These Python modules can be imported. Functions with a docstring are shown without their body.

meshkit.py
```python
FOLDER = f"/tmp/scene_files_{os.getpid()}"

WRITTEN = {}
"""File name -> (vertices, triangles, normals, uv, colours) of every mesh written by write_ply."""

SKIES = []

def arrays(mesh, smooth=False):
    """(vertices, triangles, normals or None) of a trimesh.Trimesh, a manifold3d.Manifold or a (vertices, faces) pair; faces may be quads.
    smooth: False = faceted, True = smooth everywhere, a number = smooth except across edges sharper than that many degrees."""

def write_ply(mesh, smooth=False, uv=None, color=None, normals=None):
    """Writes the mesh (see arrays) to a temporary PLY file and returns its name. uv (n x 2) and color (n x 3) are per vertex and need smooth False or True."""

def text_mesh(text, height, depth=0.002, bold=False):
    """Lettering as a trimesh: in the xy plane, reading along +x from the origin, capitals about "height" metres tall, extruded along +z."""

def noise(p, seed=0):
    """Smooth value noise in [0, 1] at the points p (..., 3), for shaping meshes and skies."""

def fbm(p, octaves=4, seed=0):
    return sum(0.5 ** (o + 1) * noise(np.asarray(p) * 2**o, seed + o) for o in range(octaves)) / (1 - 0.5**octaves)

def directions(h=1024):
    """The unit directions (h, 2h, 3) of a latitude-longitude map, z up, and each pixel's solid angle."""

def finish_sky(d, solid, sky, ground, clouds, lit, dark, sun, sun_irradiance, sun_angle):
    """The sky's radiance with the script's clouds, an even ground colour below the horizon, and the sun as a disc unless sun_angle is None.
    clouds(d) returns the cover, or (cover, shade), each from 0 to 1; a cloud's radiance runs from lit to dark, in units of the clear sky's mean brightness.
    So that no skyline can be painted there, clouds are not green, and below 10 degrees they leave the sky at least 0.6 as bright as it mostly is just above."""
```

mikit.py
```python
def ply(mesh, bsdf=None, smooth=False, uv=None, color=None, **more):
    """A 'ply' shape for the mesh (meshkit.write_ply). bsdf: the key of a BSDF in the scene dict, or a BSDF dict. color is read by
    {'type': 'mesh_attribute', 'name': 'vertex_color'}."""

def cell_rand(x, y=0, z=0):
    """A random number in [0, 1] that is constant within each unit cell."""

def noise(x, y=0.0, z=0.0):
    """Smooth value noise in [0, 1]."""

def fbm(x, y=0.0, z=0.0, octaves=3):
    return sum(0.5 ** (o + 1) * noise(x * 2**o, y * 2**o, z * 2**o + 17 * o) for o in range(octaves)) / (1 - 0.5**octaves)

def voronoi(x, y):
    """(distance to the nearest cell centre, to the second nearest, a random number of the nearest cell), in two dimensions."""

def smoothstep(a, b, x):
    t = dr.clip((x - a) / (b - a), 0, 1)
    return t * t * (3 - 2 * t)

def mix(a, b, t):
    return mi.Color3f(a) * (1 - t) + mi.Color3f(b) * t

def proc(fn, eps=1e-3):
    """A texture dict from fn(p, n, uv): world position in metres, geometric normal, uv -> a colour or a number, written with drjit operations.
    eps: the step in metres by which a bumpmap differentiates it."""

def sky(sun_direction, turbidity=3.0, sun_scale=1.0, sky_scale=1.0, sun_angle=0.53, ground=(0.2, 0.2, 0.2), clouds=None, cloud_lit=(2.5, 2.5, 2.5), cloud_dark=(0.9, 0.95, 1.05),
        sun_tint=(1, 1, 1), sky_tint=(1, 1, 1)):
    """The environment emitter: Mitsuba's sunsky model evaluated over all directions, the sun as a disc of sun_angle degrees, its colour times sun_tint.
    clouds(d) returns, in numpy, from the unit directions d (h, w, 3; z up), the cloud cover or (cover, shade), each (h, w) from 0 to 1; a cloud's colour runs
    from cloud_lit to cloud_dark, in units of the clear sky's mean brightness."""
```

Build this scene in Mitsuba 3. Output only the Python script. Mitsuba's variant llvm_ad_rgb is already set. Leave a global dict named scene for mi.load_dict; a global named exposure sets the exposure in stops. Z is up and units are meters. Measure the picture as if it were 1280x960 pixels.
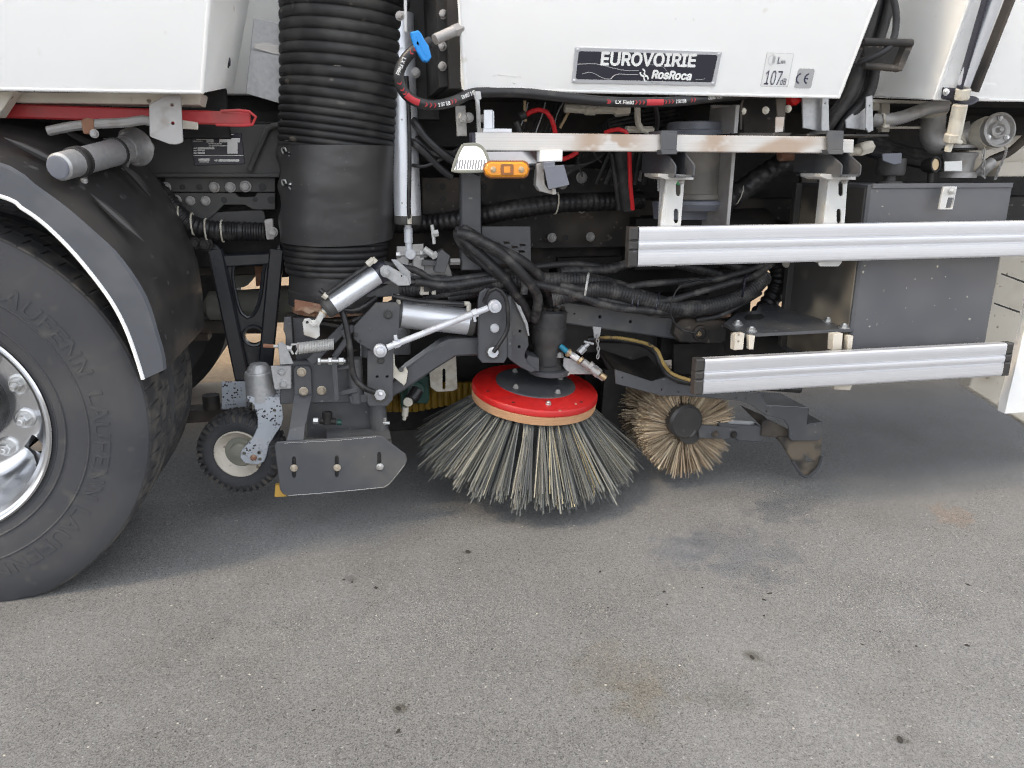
import math, random, numpy as np, trimesh, mitsuba as mi, mikit, meshkit, drjit as dr
import mapbox_earcut as earcut
from mikit import fbm, noise, voronoi, smoothstep, mix, cell_rand, proc, ply
from shapely.geometry import Polygon
T = mi.ScalarTransform4f
scene, labels = {}, {}

# ---------------------------------------------------------------- camera, sky, exposure
EYE = np.array([0.0, -2.17, 1.19]); YAW, PITCH, F = math.radians(11.6), math.radians(15.9), 960.0
_r = np.array([math.cos(YAW), -math.sin(YAW), 0]); _h = np.array([math.sin(YAW), math.cos(YAW), 0])
_f = _h*math.cos(PITCH) - np.array([0, 0, math.sin(PITCH)]); _u = _h*math.sin(PITCH) + np.array([0, 0, math.cos(PITCH)])
scene['camera'] = {'type': 'perspective', 'fov': 2*math.degrees(math.atan(640/F)), 'fov_axis': 'x', 'near_clip': 0.05, 'far_clip': 500.0,
                   'to_world': T().look_at(origin=EYE.tolist(), target=(EYE+_f).tolist(), up=[0, 0, 1])}
scene['sky'] = mikit.sky((-0.80, -0.30, 1.05), turbidity=4, sun_scale=0.17, sun_angle=11, sun_tint=(1.03, 1.0, 0.94), clouds=lambda d: 0.75, cloud_lit=(2.2, 2.2, 2.2))
exposure = 3.12

# ---------------------------------------------------------------- measuring and mesh helpers
def ray(px, py): return _f + _r*(px-640)/F - _u*(py-480)/F
def P(px, py, Y):                      # the point of the upright plane y = Y that the photograph shows at px, py
    d = ray(px, py); return EYE + d*(Y-EYE[1])/d[1]
def G(px, py, z=0.0):
    d = ray(px, py); return EYE + d*(z-EYE[2])/d[2]
TA = math.tan(math.radians(15))
def PT(px, py, Y0=0.02, z0=1.37):      # the same on the body panels, which lean out by 15 degrees
    d = ray(px, py); t = (Y0 - TA*(EYE[2]-z0) - EYE[1])/(d[1] + TA*d[2]); return EYE + d*t
def nums(s): return [tuple(float(a) for a in w.split(',')) for w in s.split()] if isinstance(s, str) else s
def S(Y, k=1.0): return k*(Y-EYE[1])/F*0.965     # metres of k photograph pixels at depth Y
def unit(v): v = np.asarray(v, float); return v/np.linalg.norm(v)
def basis(n):
    n = unit(n); a = unit(np.cross(n, [0, 0, 1] if abs(n[2]) < .9 else [1, 0, 0])); return a, np.cross(n, a), n
def cat(ms):
    ms = [m for m in ms if m is not None]
    vs, fs, o = [], [], 0
    for v, f in ms:
        vs.append(v); fs.append(np.asarray(f)+o); o += len(v)
    return np.vstack(vs), np.vstack(fs)
def quads(i, j, n, closed=True):
    a = np.arange(n if closed else n-1); b = (a+1) % n
    return np.vstack([np.stack([i+a, i+b, j+b], 1), np.stack([i+a, j+b, j+a], 1)])
def loft(rings, closed=True, caps=False):
    n = len(rings[0]); v = np.vstack(rings); f = [quads(k*n, k*n+n, n, closed) for k in range(len(rings)-1)]
    if caps:
        v = np.vstack([v, rings[0].mean(0)[None], rings[-1].mean(0)[None]]); a = np.arange(n); b = (a+1) % n; L = len(v)
        f += [np.stack([b, a, a*0+L-2], 1), np.stack([a+(len(rings)-1)*n, b+(len(rings)-1)*n, a*0+L-1], 1)]
    return v, np.vstack(f)
def lathe(p, axis, prof, n=28, a0=0, a1=2*math.pi, ends=True):   # prof: (metres along the axis, radius)
    a, b, ax = basis(axis); th = np.linspace(a0, a1, n, endpoint=False) if a1-a0 > 6.28 else np.linspace(a0, a1, n)
    ring = np.cos(th)[:, None]*a + np.sin(th)[:, None]*b
    return loft([np.asarray(p) + ax*t + ring*max(r, 1e-5) for t, r in prof], a1-a0 > 6.28, ends and a1-a0 > 6.28)
def rod(p, q, r, n=20, c=.0):
    p, q = np.asarray(p, float), np.asarray(q, float); L = np.linalg.norm(q-p); c = c or r*.12
    return lathe(p, q-p, [(0, r-c), (c, r), (L-c, r), (L, r-c)], n)
def spline(pts, n):
    p = np.asarray(pts, float)
    if len(p) == 2: return p[0] + np.linspace(0, 1, n)[:, None]*(p[1]-p[0])
    q = np.vstack([2*p[0]-p[1], p, 2*p[-1]-p[-2]]); out = []
    d = np.r_[0, np.cumsum(np.linalg.norm(np.diff(p, axis=0), axis=1))]; d /= d[-1]
    for s in np.linspace(0, 1, n):
        k = min(np.searchsorted(d, s, 'right')-1, len(p)-2); t = (s-d[k])/(d[k+1]-d[k]); a, b, c, e = q[k:k+4]
        out.append(.5*((2*b)+(-a+c)*t+(2*a-5*b+4*c-e)*t*t+(-a+3*b-3*c+e)*t**3))
    return np.array(out)
def sweep(pts, sec, caps=True, up=None):                      # sec: list of (a, b) offsets, or one list per point
    p = np.asarray(pts, float); t = np.gradient(p, axis=0); t /= np.linalg.norm(t, axis=1, keepdims=True)+1e-12
    a = unit(np.cross(t[0], up if up is not None else ([0, 0, 1] if abs(t[0][2]) < .9 else [1, 0, 0]))); rings = []
    for k in range(len(p)):
        a = unit(np.cross(t[k], up)) if up is not None else unit(a - t[k]*(a@t[k])); b = np.cross(a, t[k])
        s = np.asarray(sec[k] if np.ndim(sec) == 3 else sec); rings.append(p[k] + s[:, :1]*a + s[:, 1:]*b)
    return loft(rings, True, caps)
def circ(r, n=10): th = np.arange(n)*2*math.pi/n; return np.stack([np.cos(th)*r, np.sin(th)*r], 1)
def tube(pts, r, n=10, seg=None, ribs=None, depth=.12, caps=True):    # pts: 3-D points, splined; ribs: pitch in metres of a corrugated hose
    pts = np.asarray(pts, float); L = np.linalg.norm(np.diff(pts, axis=0), axis=1).sum()
    m = seg or max(6, int(L/.02)); m = max(m, int(L/ribs*4)) if ribs else m
    q = spline(pts, m); rr = np.broadcast_to(r, (m,)) if np.ndim(r) == 0 else np.interp(np.linspace(0, 1, m), np.linspace(0, 1, len(r)), r)
    if ribs: rr = rr*(1-depth*(np.arange(m) % 4 >= 2))
    return sweep(q, [circ(x, n) for x in rr], caps)
def tb(s, r, **k): return tube([P(*a) for a in nums(s)], r, **k)
def beam(p, q, w, h, c=.003, up=(0, 0, 1)):                    # a bar with chamfered edges from p to q
    w, h = w/2, h/2; s = [(w, h-c), (w-c, h), (-w+c, h), (-w, h-c), (-w, -h+c), (-w+c, -h), (w-c, -h), (w, -h+c)]
    return sweep(np.array([p, q], float), s, True, np.asarray(up, float))
def inset(q, c):
    q = np.asarray(q); n = len(q); out = []
    for i in range(n):
        a, b = unit(q[i]-q[i-1]), unit(q[(i+1) % n]-q[i]); na, nb = np.array([-a[1], a[0]]), np.array([-b[1], b[0]])
        k = 1+na@nb; out.append(q[i] + (na+nb)*c/max(k, .35))
    return np.array(out)
def prism(poly, d, c=.002, holes=()):                          # 2-D outline (x, y) -> solid from z = 0 (chamfered) down to z = -d
    q = np.asarray(poly, float)
    if (q[:, 0]*np.roll(q[:, 1], -1)-q[:, 1]*np.roll(q[:, 0], -1)).sum() < 0: q = q[::-1]
    n = len(q); H = [np.asarray(h, float) for h in holes]
    top = inset(q, c); rings = np.vstack([top]+H).astype(np.float64); ends = np.cumsum([n]+[len(h) for h in H]).astype(np.uint32)
    tri = earcut.triangulate_float64(rings, ends).reshape(-1, 3).astype(int)
    z = lambda a, h: np.c_[a, np.full(len(a), h)]
    t0 = rings[tri]; sg = np.cross(t0[:, 1]-t0[:, 0], t0[:, 2]-t0[:, 0]) < 0; tri[sg] = tri[sg][:, ::-1]
    out = [(z(rings, 0), tri), (z(np.vstack([q]+H), -d), tri[:, ::-1]), loft([z(q, -d), z(q, -c), z(top, 0)])]
    for h in H:
        if (h[:, 0]*np.roll(h[:, 1], -1)-h[:, 1]*np.roll(h[:, 0], -1)).sum() < 0: h = h[::-1]
        out.append(loft([z(h, 0), z(h, -d)]))
    return cat(out)
def rounded(q, r, seg=4):
    q = np.asarray(q)
    if not r: return q
    g = Polygon(q).buffer(0).buffer(-r).buffer(r, quad_segs=seg).buffer(r*.5, quad_segs=seg).buffer(-r*.5, quad_segs=seg)
    if g.is_empty: return q
    g = max(g.geoms, key=lambda a: a.area) if hasattr(g, 'geoms') else g
    e = np.array(g.simplify(r*.02).exterior.coords)[:-1]; return e
def put(m, o, u, v, w):                                         # prism coordinates into the world
    return m[0] @ np.array([u, v, w], float) + np.asarray(o), m[1]
def plate(s, Y, d=.006, r=0, c=.0015, holes=(), slots=()):      # an upright plate, outline in photograph pixels at depth Y, d metres thick
    q = np.array([P(a, b, Y)[[0, 2]] for a, b in nums(s)]); H = []
    for a, b, k in nums(holes) if len(holes) else []: H.append(P(a, b, Y)[[0, 2]] + circ(S(Y, k), 12))
    for sl in slots: H.append(np.array([P(a, b, Y)[[0, 2]] for a, b in nums(sl)]))
    return put(prism(rounded(q, S(Y, r)), d, c, H), [0, Y, 0], (1, 0, 0), (0, 0, 1), (0, -1, 0))
def slot(x, y, w, h): return [(x-w/2, y-h/2+w/2), (x-w/4, y-h/2), (x+w/4, y-h/2), (x+w/2, y-h/2+w/2), (x+w/2, y+h/2-w/2), (x+w/4, y+h/2), (x-w/4, y+h/2), (x-w/2, y+h/2-w/2)]
def box(x0, x1, y0, y1, z0, z1, c=.003):
    q = [(x0, z0), (x1, z0), (x1, z1), (x0, z1)]
    return put(prism(q, y1-y0, min(c, .45*abs(x1-x0), .45*abs(z1-z0))), [0, y0, 0], (1, 0, 0), (0, 0, 1), (0, -1, 0))
def slab(pts3, d, c=.002, r=0, holes=()):                       # a flat plate lying level: outline as 3-D points of one height, going d down
    q = np.asarray(pts3)[:, :2]; return put(prism(rounded(q, r), d, c, holes), [0, 0, pts3[0][2]], (1, 0, 0), (0, 1, 0), (0, 0, 1))
def bolt(p, axis, r, h=.85, washer=1.25):                          # hexagon head on a washer, axis pointing out
    ax = unit(axis); p = np.asarray(p)
    w = lathe(p, ax, [(0, r*washer), (r*.2, r*washer), (r*.25, r*washer*.93)], 16) if washer else None
    hd = lathe(p+ax*r*.2, ax, [(0, r), (r*h*.8, r), (r*h, r*.82)], 6); st = lathe(p+ax*r*(.2+h), ax, [(0, r*.5), (r*.25, r*.45)], 10)
    return cat([w, hd, st])
def bp(px, py, Y, k, axis=(0, -1, 0), **kw): return bolt(P(px, py, Y), axis, S(Y, k), **kw)
def words(text, height, p, u, v, n, width=None, depth=.0012, bold=False):
    t = meshkit.text_mesh(text, height, depth, bold); q = np.array(t.vertices)
    if width: q[:, 0] *= width/np.ptp(q[:, 0])
    q[:, 0] -= q[:, 0].min(); return put((q, np.array(t.faces)), p, u, v, n)
def arc(cx, cy, r, w, a0, a1, n=20, k=1.0):
    th = np.radians(np.linspace(a0, a1, n)); o = np.stack([cx+(r+w/2)*np.cos(th)*k, cy+(r+w/2)*np.sin(th)], 1); i = np.stack([cx+(r-w/2)*np.cos(th)*k, cy+(r-w/2)*np.sin(th)], 1)
    return np.vstack([o, i[::-1]])
def noisy(m, amp, sc, seed=0):
    v = np.array(m[0]); q = v*sc; o = np.stack([meshkit.fbm(q, 3, seed+k)-.5 for k in range(3)], 1); return v+o*2*amp, m[1]

SW = 'street_sweeper'; used = {}
def number(key):
    n = used.get(key, 0); used[key] = n+1
    return key if n == 0 else f'{key}_{n:03d}'
def say(key, label=None, **kw):
    d = {**({'label': label} if label else {}), **kw}
    if d: labels[key] = d
def group(name, label=None, parent=SW):
    k = number(parent+'__'+name); say(k, label); return k
def A(name, mesh, mat, parent=SW, label=None, sm=32, **kw):
    key = number(parent+'__'+name if parent else name)
    scene[key] = ply(cat(mesh) if isinstance(mesh, list) else mesh, mat, smooth=sm)
    say(key, label, **kw); return key
def bolts(s, Y, k, mat, parent, name='bolt', **kw):
    for a in nums(s): A(name, bp(a[0], a[1], Y, a[2] if len(a) > 2 else k, **kw), mat, parent, sm=25)

# ---------------------------------------------------------------- materials
def mat(name, col, rough=.5, metal=0.0, cc=0.0, spec=.5, bump=None, bs=.001, eps=.001):
    b = {'type': 'principled', 'base_color': col if isinstance(col, dict) else {'type': 'rgb', 'value': list(col) if np.ndim(col) else [col]*3},
         'roughness': rough, 'metallic': metal, 'specular': spec, 'clearcoat': cc, 'clearcoat_gloss': .9}
    if bump: b = {'type': 'bumpmap', 'arbitrary': proc(bump, eps), 'scale': bs, 'bsdf': b}
    scene[name] = {'type': 'twosided', 'bsdf': b}
def grime(a, b, s=8.0, lo=.45, hi=.75, amt=1.0, c=None, sc=60, clo=.72, chi=.85):
    def fn(p, n, uv):
        k = smoothstep(lo, hi, fbm(p.x*s, p.y*s, p.z*s))*amt; o = mix(a, b, k)
        return o if c is None else mix(o, c, smoothstep(clo, chi, fbm(p.x*sc+9, p.y*sc, p.z*sc, 2)))
    return proc(fn)
def asphalt_col(p, n, uv):
    n1, n2, n3 = noise(p.x*330, p.y*330, .5), noise(p.x*150, p.y*150, 4.2), noise(p.x*620, p.y*620, 9.7)
    big = fbm(p.x*1.1, p.y*1.1, 0, 3); mid = fbm(p.x*7, p.y*7, 3, 3)
    g = .172 + .15*(n1-.5) + .05*(n2-.5) + .13*(n3-.5) + .06*(big-.5) + .035*(mid-.5)
    g = g - .14*smoothstep(.74, .92, n2)*n1; e1, e2, w2 = voronoi(p.x*75, p.y*75); pale = (1-smoothstep(.10, .24, e1))
    g = dr.select(w2 > .94, g + .20*pale*n3, dr.select(w2 < .05, g - .075*pale, g))
    col = mix((g*1.008, g*1.0, g*.978), (g*.998, g*1.0, g*.998), mid)
    st = lambda x, y, r, k: (1-smoothstep(r*.35, r, dr.sqrt(dr.square(p.x-x)+dr.square((p.y-y)*1.0)) + (fbm(p.x*22, p.y*22, 7, 3)-.5)*r*1.3))*k
    for x, y, r, k, tone in STAINS_AND_SHADOW: col = mix(col, col*mi.Color3f(tone), st(x, y, r, k))
    dust = smoothstep(.9, 1.9, p.y+.7*(big-.5)); return mix(col, mi.Color3f(.22, .18, .135)*(.8+.4*mid), dust*.75)
def st(px, py, r, k, tone): q = G(px, py); return (float(q[0]), float(q[1]), r, k, tone)
STAINS_AND_SHADOW = [st(778, 840, .17, .33, (.82, .74, .58)), st(800, 880, .10, .3, (.8, .72, .55)), st(920, 690, .22, .5, (.62, .66, .74)), st(975, 640, .14, .55, (.6, .64, .72)), st(850, 690, .16, .4, (.6, .66, .78)),  # bluish entries paint the shadow beside the side brush into the asphalt colour
          st(1190, 645, .10, .5, (1.25, .98, .78)), st(940, 820, .035, .8, (.5, .48, .42)), st(1125, 925, .022, 1, (.45, .43, .38)), st(585, 690, .02, 1, (.4, .37, .33)), st(440, 725, .03, .8, (.45, .45, .45)),
          st(500, 915, .012, 1, (.35, .34, .3)), st(500, 886, .022, .8, (.55, .52, .45)), st(900, 872, .07, .5, (.7, .7, .66)), st(320, 800, .12, .35, (1.15, 1.14, 1.1))]
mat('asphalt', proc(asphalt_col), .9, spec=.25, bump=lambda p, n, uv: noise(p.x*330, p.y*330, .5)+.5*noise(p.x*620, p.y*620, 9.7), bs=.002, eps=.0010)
mat('sand', proc(lambda p, n, uv: mix((.20, .145, .092), (.27, .205, .14), fbm(p.x*3, p.y*3, 0, 3))*(.85+.3*noise(p.x*60, p.y*60))), .95, spec=.1)
mat('white_paint', grime((.87, .87, .85), (.83, .82, .785), 2.2, .45, .85, 1, (.70, .68, .62), 24, .80, .92), .28, cc=.4)
mat('cream_paint', grime((.62, .58, .50), (.40, .35, .28), 7, .5, .85, 1, (.22, .17, .12), 45), .45)
mat('grey_paint', grime((.075, .078, .086), (.11, .108, .105), 9, .45, .8, .8, (.17, .17, .165), 70, .80, .92), .38, cc=.25)
mat('tank_paint', grime((.105, .107, .115), (.135, .135, .14), 4, .4, .8, 1, (.2, .185, .165), 55, .80, .9), .42, cc=.15)
mat('tank_dirty', grime((.075, .071, .066), (.34, .29, .22), 5, .40, .66, .9), .65)
mat('black_plastic', grime((.031, .0305, .031), (.056, .053, .050), 6, .4, .75, 1, (.085, .085, .09), 38, .72, .9), .38); mat('dusty_grey', grime((.15, .14, .125), (.21, .195, .17), 14), .5)
mat('lip_plastic', grime((.080, .086, .098), (.10, .105, .115), 10), .45)
mat('rubber', grime((.052, .054, .060), (.072, .072, .075), 5, .3, .8, 1, (.082, .081, .079), 30, .62, .95), .72, spec=.3)
mat('tread_rubber', grime((.05, .05, .052), (.10, .093, .084), 20, .4, .7), .85, spec=.2)
mat('hose_rubber', grime((.021, .021, .0225), (.050, .048, .046), 14, .4, .75, 1, (.14, .125, .105), 30, .76, .9), .55)
mat('sleeve_vinyl', grime((.046, .045, .046), (.060, .058, .057), 6, .4, .8, 1, (.10, .095, .09), 90, .80, .9), .36, bump=lambda p, n, uv: fbm(p.x*7, p.y*7, p.z*16, 3), bs=.006, eps=.003)
mat('chassis', grime((.020, .018, .017), (.085, .07, .056), 7, .40, .72, 1, (.13, .11, .09), 50, .74, .9), .6)
mat('chassis_dark', grime((.009, .0085, .0085), (.024, .021, .018), 9), .6)
mat('panel_grey', grime((.062, .061, .060), (.085, .08, .072), 5), .5)
mat('cast_black', (.018, .02, .025), .25, cc=.4)
mat('cable', grime((.015, .015, .0165), (.045, .043, .042), 25, .45, .8), .4)
mat('loom', grime((.026, .026, .028), (.085, .082, .078), 30, .45, .8), .5)
mat('alu_rail', proc(lambda p, n, uv: mix((.70, .71, .74), (.80, .81, .83), noise(p.x*1.5, p.y*60, p.z*420))), .42, .75)
def bar_col(p, n, uv):
    k = smoothstep(.40, .62, fbm(p.x*5.5, 3, p.z*9))*smoothstep(.95, 1.1, p.x)
    for x_, w_ in ((P(772, 177, .03)[0], .07), (P(890, 178, .03)[0], .05), (P(735, 177, .03)[0], .05)): k = dr.maximum(k, dr.exp(-dr.square((p.x-float(x_))/w_))*smoothstep(.3, .55, fbm(p.x*22, 5, p.z*30)))
    return mix(mix((.60, .58, .55), (.68, .66, .63), noise(p.x*4, p.y*50, p.z*300)), (.40, .27, .17), k*.75)
mat('alu_bar', proc(bar_col), .45, .5)
mat('galvanised', proc(lambda p, n, uv: mix((.40, .41, .42), (.54, .54, .54), .45*voronoi(p.x*110+p.y*60, p.z*110)[2]+.55*fbm(p.x*40, p.y*40, p.z*15))), .45, .55)
mat('galv_bright', grime((.62, .62, .60), (.45, .42, .37), 12, .5, .8), .5, .3)
mat('alu_tube', grime((.72, .74, .78), (.60, .61, .63), 10, .5, .8, 1, (.3, .29, .28), 55, .8, .9), .33, .6)
mat('zinc', (.62, .62, .61), .32, .8)
mat('zinc_dull', grime((.40, .39, .38), (.31, .285, .26), 30, .5, .9), .5, .45); mat('motor_black', grime((.045, .045, .047), (.075, .073, .07), 12), .45)
mat('brass', (.55, .42, .25), .4, .6); mat('yellow_zinc', grime((.52, .46, .37), (.40, .34, .27), 60), .4, .4)
mat('chrome', proc(lambda p, n, uv: mix((.70, .71, .73), (.62, .63, .65), fbm(p.x*9, p.y*9, p.z*9))), .16, .95)
mat('rod_white', grime((.68, .70, .74), (.56, .56, .58), 18), .38, .25)
def speckled(p, n, uv):
    e1, e2, w = voronoi(p.x*120, p.z*120+p.y*80); k = (1-smoothstep(.18+.2*w, .28+.2*w, e1))*smoothstep(.55, .75, w)*smoothstep(.35, .55, fbm(p.x*18, p.y*18, p.z*18, 2))
    return mix(mix((.42, .46, .51), (.50, .53, .57), noise(p.x*14, p.y*14, p.z*14)), (.035, .037, .045), k)
mat('caster_zinc', proc(speckled), .5, .3)
mat('red_disc', grime((.64, .016, .014), (.50, .02, .02), 6, .5, .8, 1, (.55, .35, .27), 42, .82, .9), .42, cc=.2)
mat('wood', proc(lambda p, n, uv: mix((.62, .36, .20), (.50, .27, .14), noise(p.x*40, p.y*40, p.z*260))), .7)
mat('red_bar', grime((.44, .035, .04), (.36, .06, .055), 12), .45)
for i, c in enumerate([(.20, .205, .175), (.30, .295, .24), (.10, .105, .10), (.16, .16, .14), (.47, .41, .26)]): mat(f'bristle_grey_{i}', c, .5)
for i, c in enumerate([(.42, .33, .22), (.55, .46, .32), (.26, .185, .115), (.36, .27, .175)]): mat(f'bristle_beige_{i}', c, .65)
mat('amber', (.80, .30, .01), .2, cc=1); mat('amber_dark', (.28, .10, .02), .3, cc=.5)
mat('red_cable', (.55, .015, .02), .4); mat('blue_tag', (.015, .24, .66), .45); mat('green', (.06, .28, .10), .5); mat('dark_green', (.012, .06, .045), .45)
mat('yellow', grime((.24, .145, .016), (.12, .075, .012), 15), .5); mat('yellow_hose', grime((.32, .22, .07), (.06, .05, .04), 25, .5, .6), .5)
mat('decal_black', (.022, .022, .035), .35, cc=.3); mat('decal_white', (.82, .82, .80), .5); mat('decal_grey', (.42, .42, .42), .5); mat('letter', (.03, .03, .06), .5); mat('print_red', (.45, .03, .04), .5)
mat('ivory', grime((.60, .57, .49), (.48, .44, .36), 30), .5); mat('rust', grime((.26, .13, .08), (.40, .28, .20), 35), .8)
mat('foil', (.60, .61, .63), .4, .5); mat('sensor_grey', (.16, .17, .20), .35); mat('hub_black', (.02, .02, .02), .5); mat('stone_dark', (.035, .032, .028), .8); mat('stone_pale', (.45, .43, .38), .8)
mat('teal_hose', (.02, .22, .33), .4); mat('grey_green', grime((.24, .245, .21), (.34, .33, .27), 9), .7); mat('flap_brown', grime((.035, .032, .03), (.14, .115, .085), 14, .35, .65), .7); mat('skid_yellow', (.50, .30, .06), .5)
scene['lens'] = {'type': 'thindielectric'}

# ---------------------------------------------------------------- ground
def sheet(x0, x1, y0, y1, z): return np.array([[x0, y0, z], [x1, y0, z], [x1, y1, z], [x0, y1, z]], float), np.array([[0, 1, 2], [0, 2, 3]])
A('sandy_ground', sheet(-250, 250, -250, 250, -.004), 'sand', None, 'pale beige sandy ground in the light on the far side of the truck', False, kind='structure')
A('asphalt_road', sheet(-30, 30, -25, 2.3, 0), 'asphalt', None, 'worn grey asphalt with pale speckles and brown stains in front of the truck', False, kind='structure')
rng = np.random.default_rng(5); ds, ps = [], []
for a in nums('585,690,9 430,725,6 440,728,5 470,735,6 830,740,6 834,756,4 955,750,5 962,742,6 1210,731,6 1125,925,9 498,886,7 940,822,7 1145,808,4 1209,807,6 498,914,6 955,770,4 760,760,3 648,700,3 825,520,3 750,715,4 878,735,3 1078,806,3 1100,790,3 615,812,3 392,888,4'):
    q = G(a[0], a[1]); m = trimesh.creation.icosphere(subdivisions=1, radius=1); v = m.vertices*np.array([1, .6, .22])*a[2]*.0011*rng.uniform(.8, 1.3, 3)
    th = rng.uniform(0, 6); v = v @ np.array([[math.cos(th), math.sin(th), 0], [-math.sin(th), math.cos(th), 0], [0, 0, 1]]); ds.append((v+q+[0, 0, .0012], m.faces))
for k in range(260):
    q = np.array([rng.uniform(-1.4, 2.6), rng.uniform(-1.5, .6), .0]); m = trimesh.creation.icosphere(subdivisions=0, radius=1); s = rng.uniform(.0013, .0034); ps.append((m.vertices*np.array([1, rng.uniform(.6, 1), .5])*s + q + [0, 0, s*.25], m.faces))
A('dark_crumbs', ds, 'stone_dark', None, 'scattered dark crumbs and bits of leaf lying on the asphalt', kind='stuff', category='debris')
A('pale_grit', ps, 'stone_pale', None, 'loose pale grit sprinkled over the asphalt', kind='stuff', category='grit')

# ================================================================ the street sweeper: body
say(SW, 'white street sweeper truck with a red disc side brush and a wide black suction hose', category='sweeper truck')
V15 = unit((0, -TA, 1)); N15 = unit((0, -1, -TA))
def body(name, left, right, back, mat_, label, z1=1.75, z2=2.9):     # left, right: (bottom point, top point) of the leaning front; goes up and back to depth back
    def edge(e):
        b, t = e; k = (z1-b[2])/(t[2]-b[2]); m = b+(t-b)*k; return [b, m, np.array([m[0], m[1], z2])]
    l, r = edge(left), edge(right); bk = lambda p: np.array([p[0], back, p[2]+(back-p[1])*(.115 if p[2] < z1-.01 else 0)])
    L, R = [*l, *[bk(p) for p in l[::-1]]], [*r, *[bk(p) for p in r[::-1]]]
    v = np.array(L+R); n = len(L); f = []
    for i in range(n): j = (i+1) % n; f += [[i, i+n, j+n], [i, j+n, j]]
    for i in range(1, n-1): f += [[0, i, i+1], [n, n+i+1, n+i]]
    trimesh_ = trimesh.Trimesh(v, f, process=False); trimesh.repair.fix_normals(trimesh_)
    k = A(name, [(trimesh_.vertices, trimesh_.faces), rod(l[0]+[0, .004, .003], r[0]+[0, .004, .003], .006, 12), rod(r[0]+[-.004, .004, 0], r[1]+[-.004, .004, 0], .006, 12), rod(l[0]+[.004, .004, 0], l[1]+[.004, .004, 0], .006, 12)], mat_, SW, label)
    return k, l, r
lb, lr = PT(0, 113), PT(254, 116); e = np.array([-2.3, lb[1], lb[2]])
bodyk, _, brr = body('rear_body_panel', (e, e+[0, -.06, .225]), (lr, PT(263, 0)), .62, 'white_paint', 'plain white leaning body panel above the large wheel')
q0, q1 = PT(254, 116)+[.006, .16, .075], PT(262, 16)
pl = P(286, 75, .40)
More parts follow.
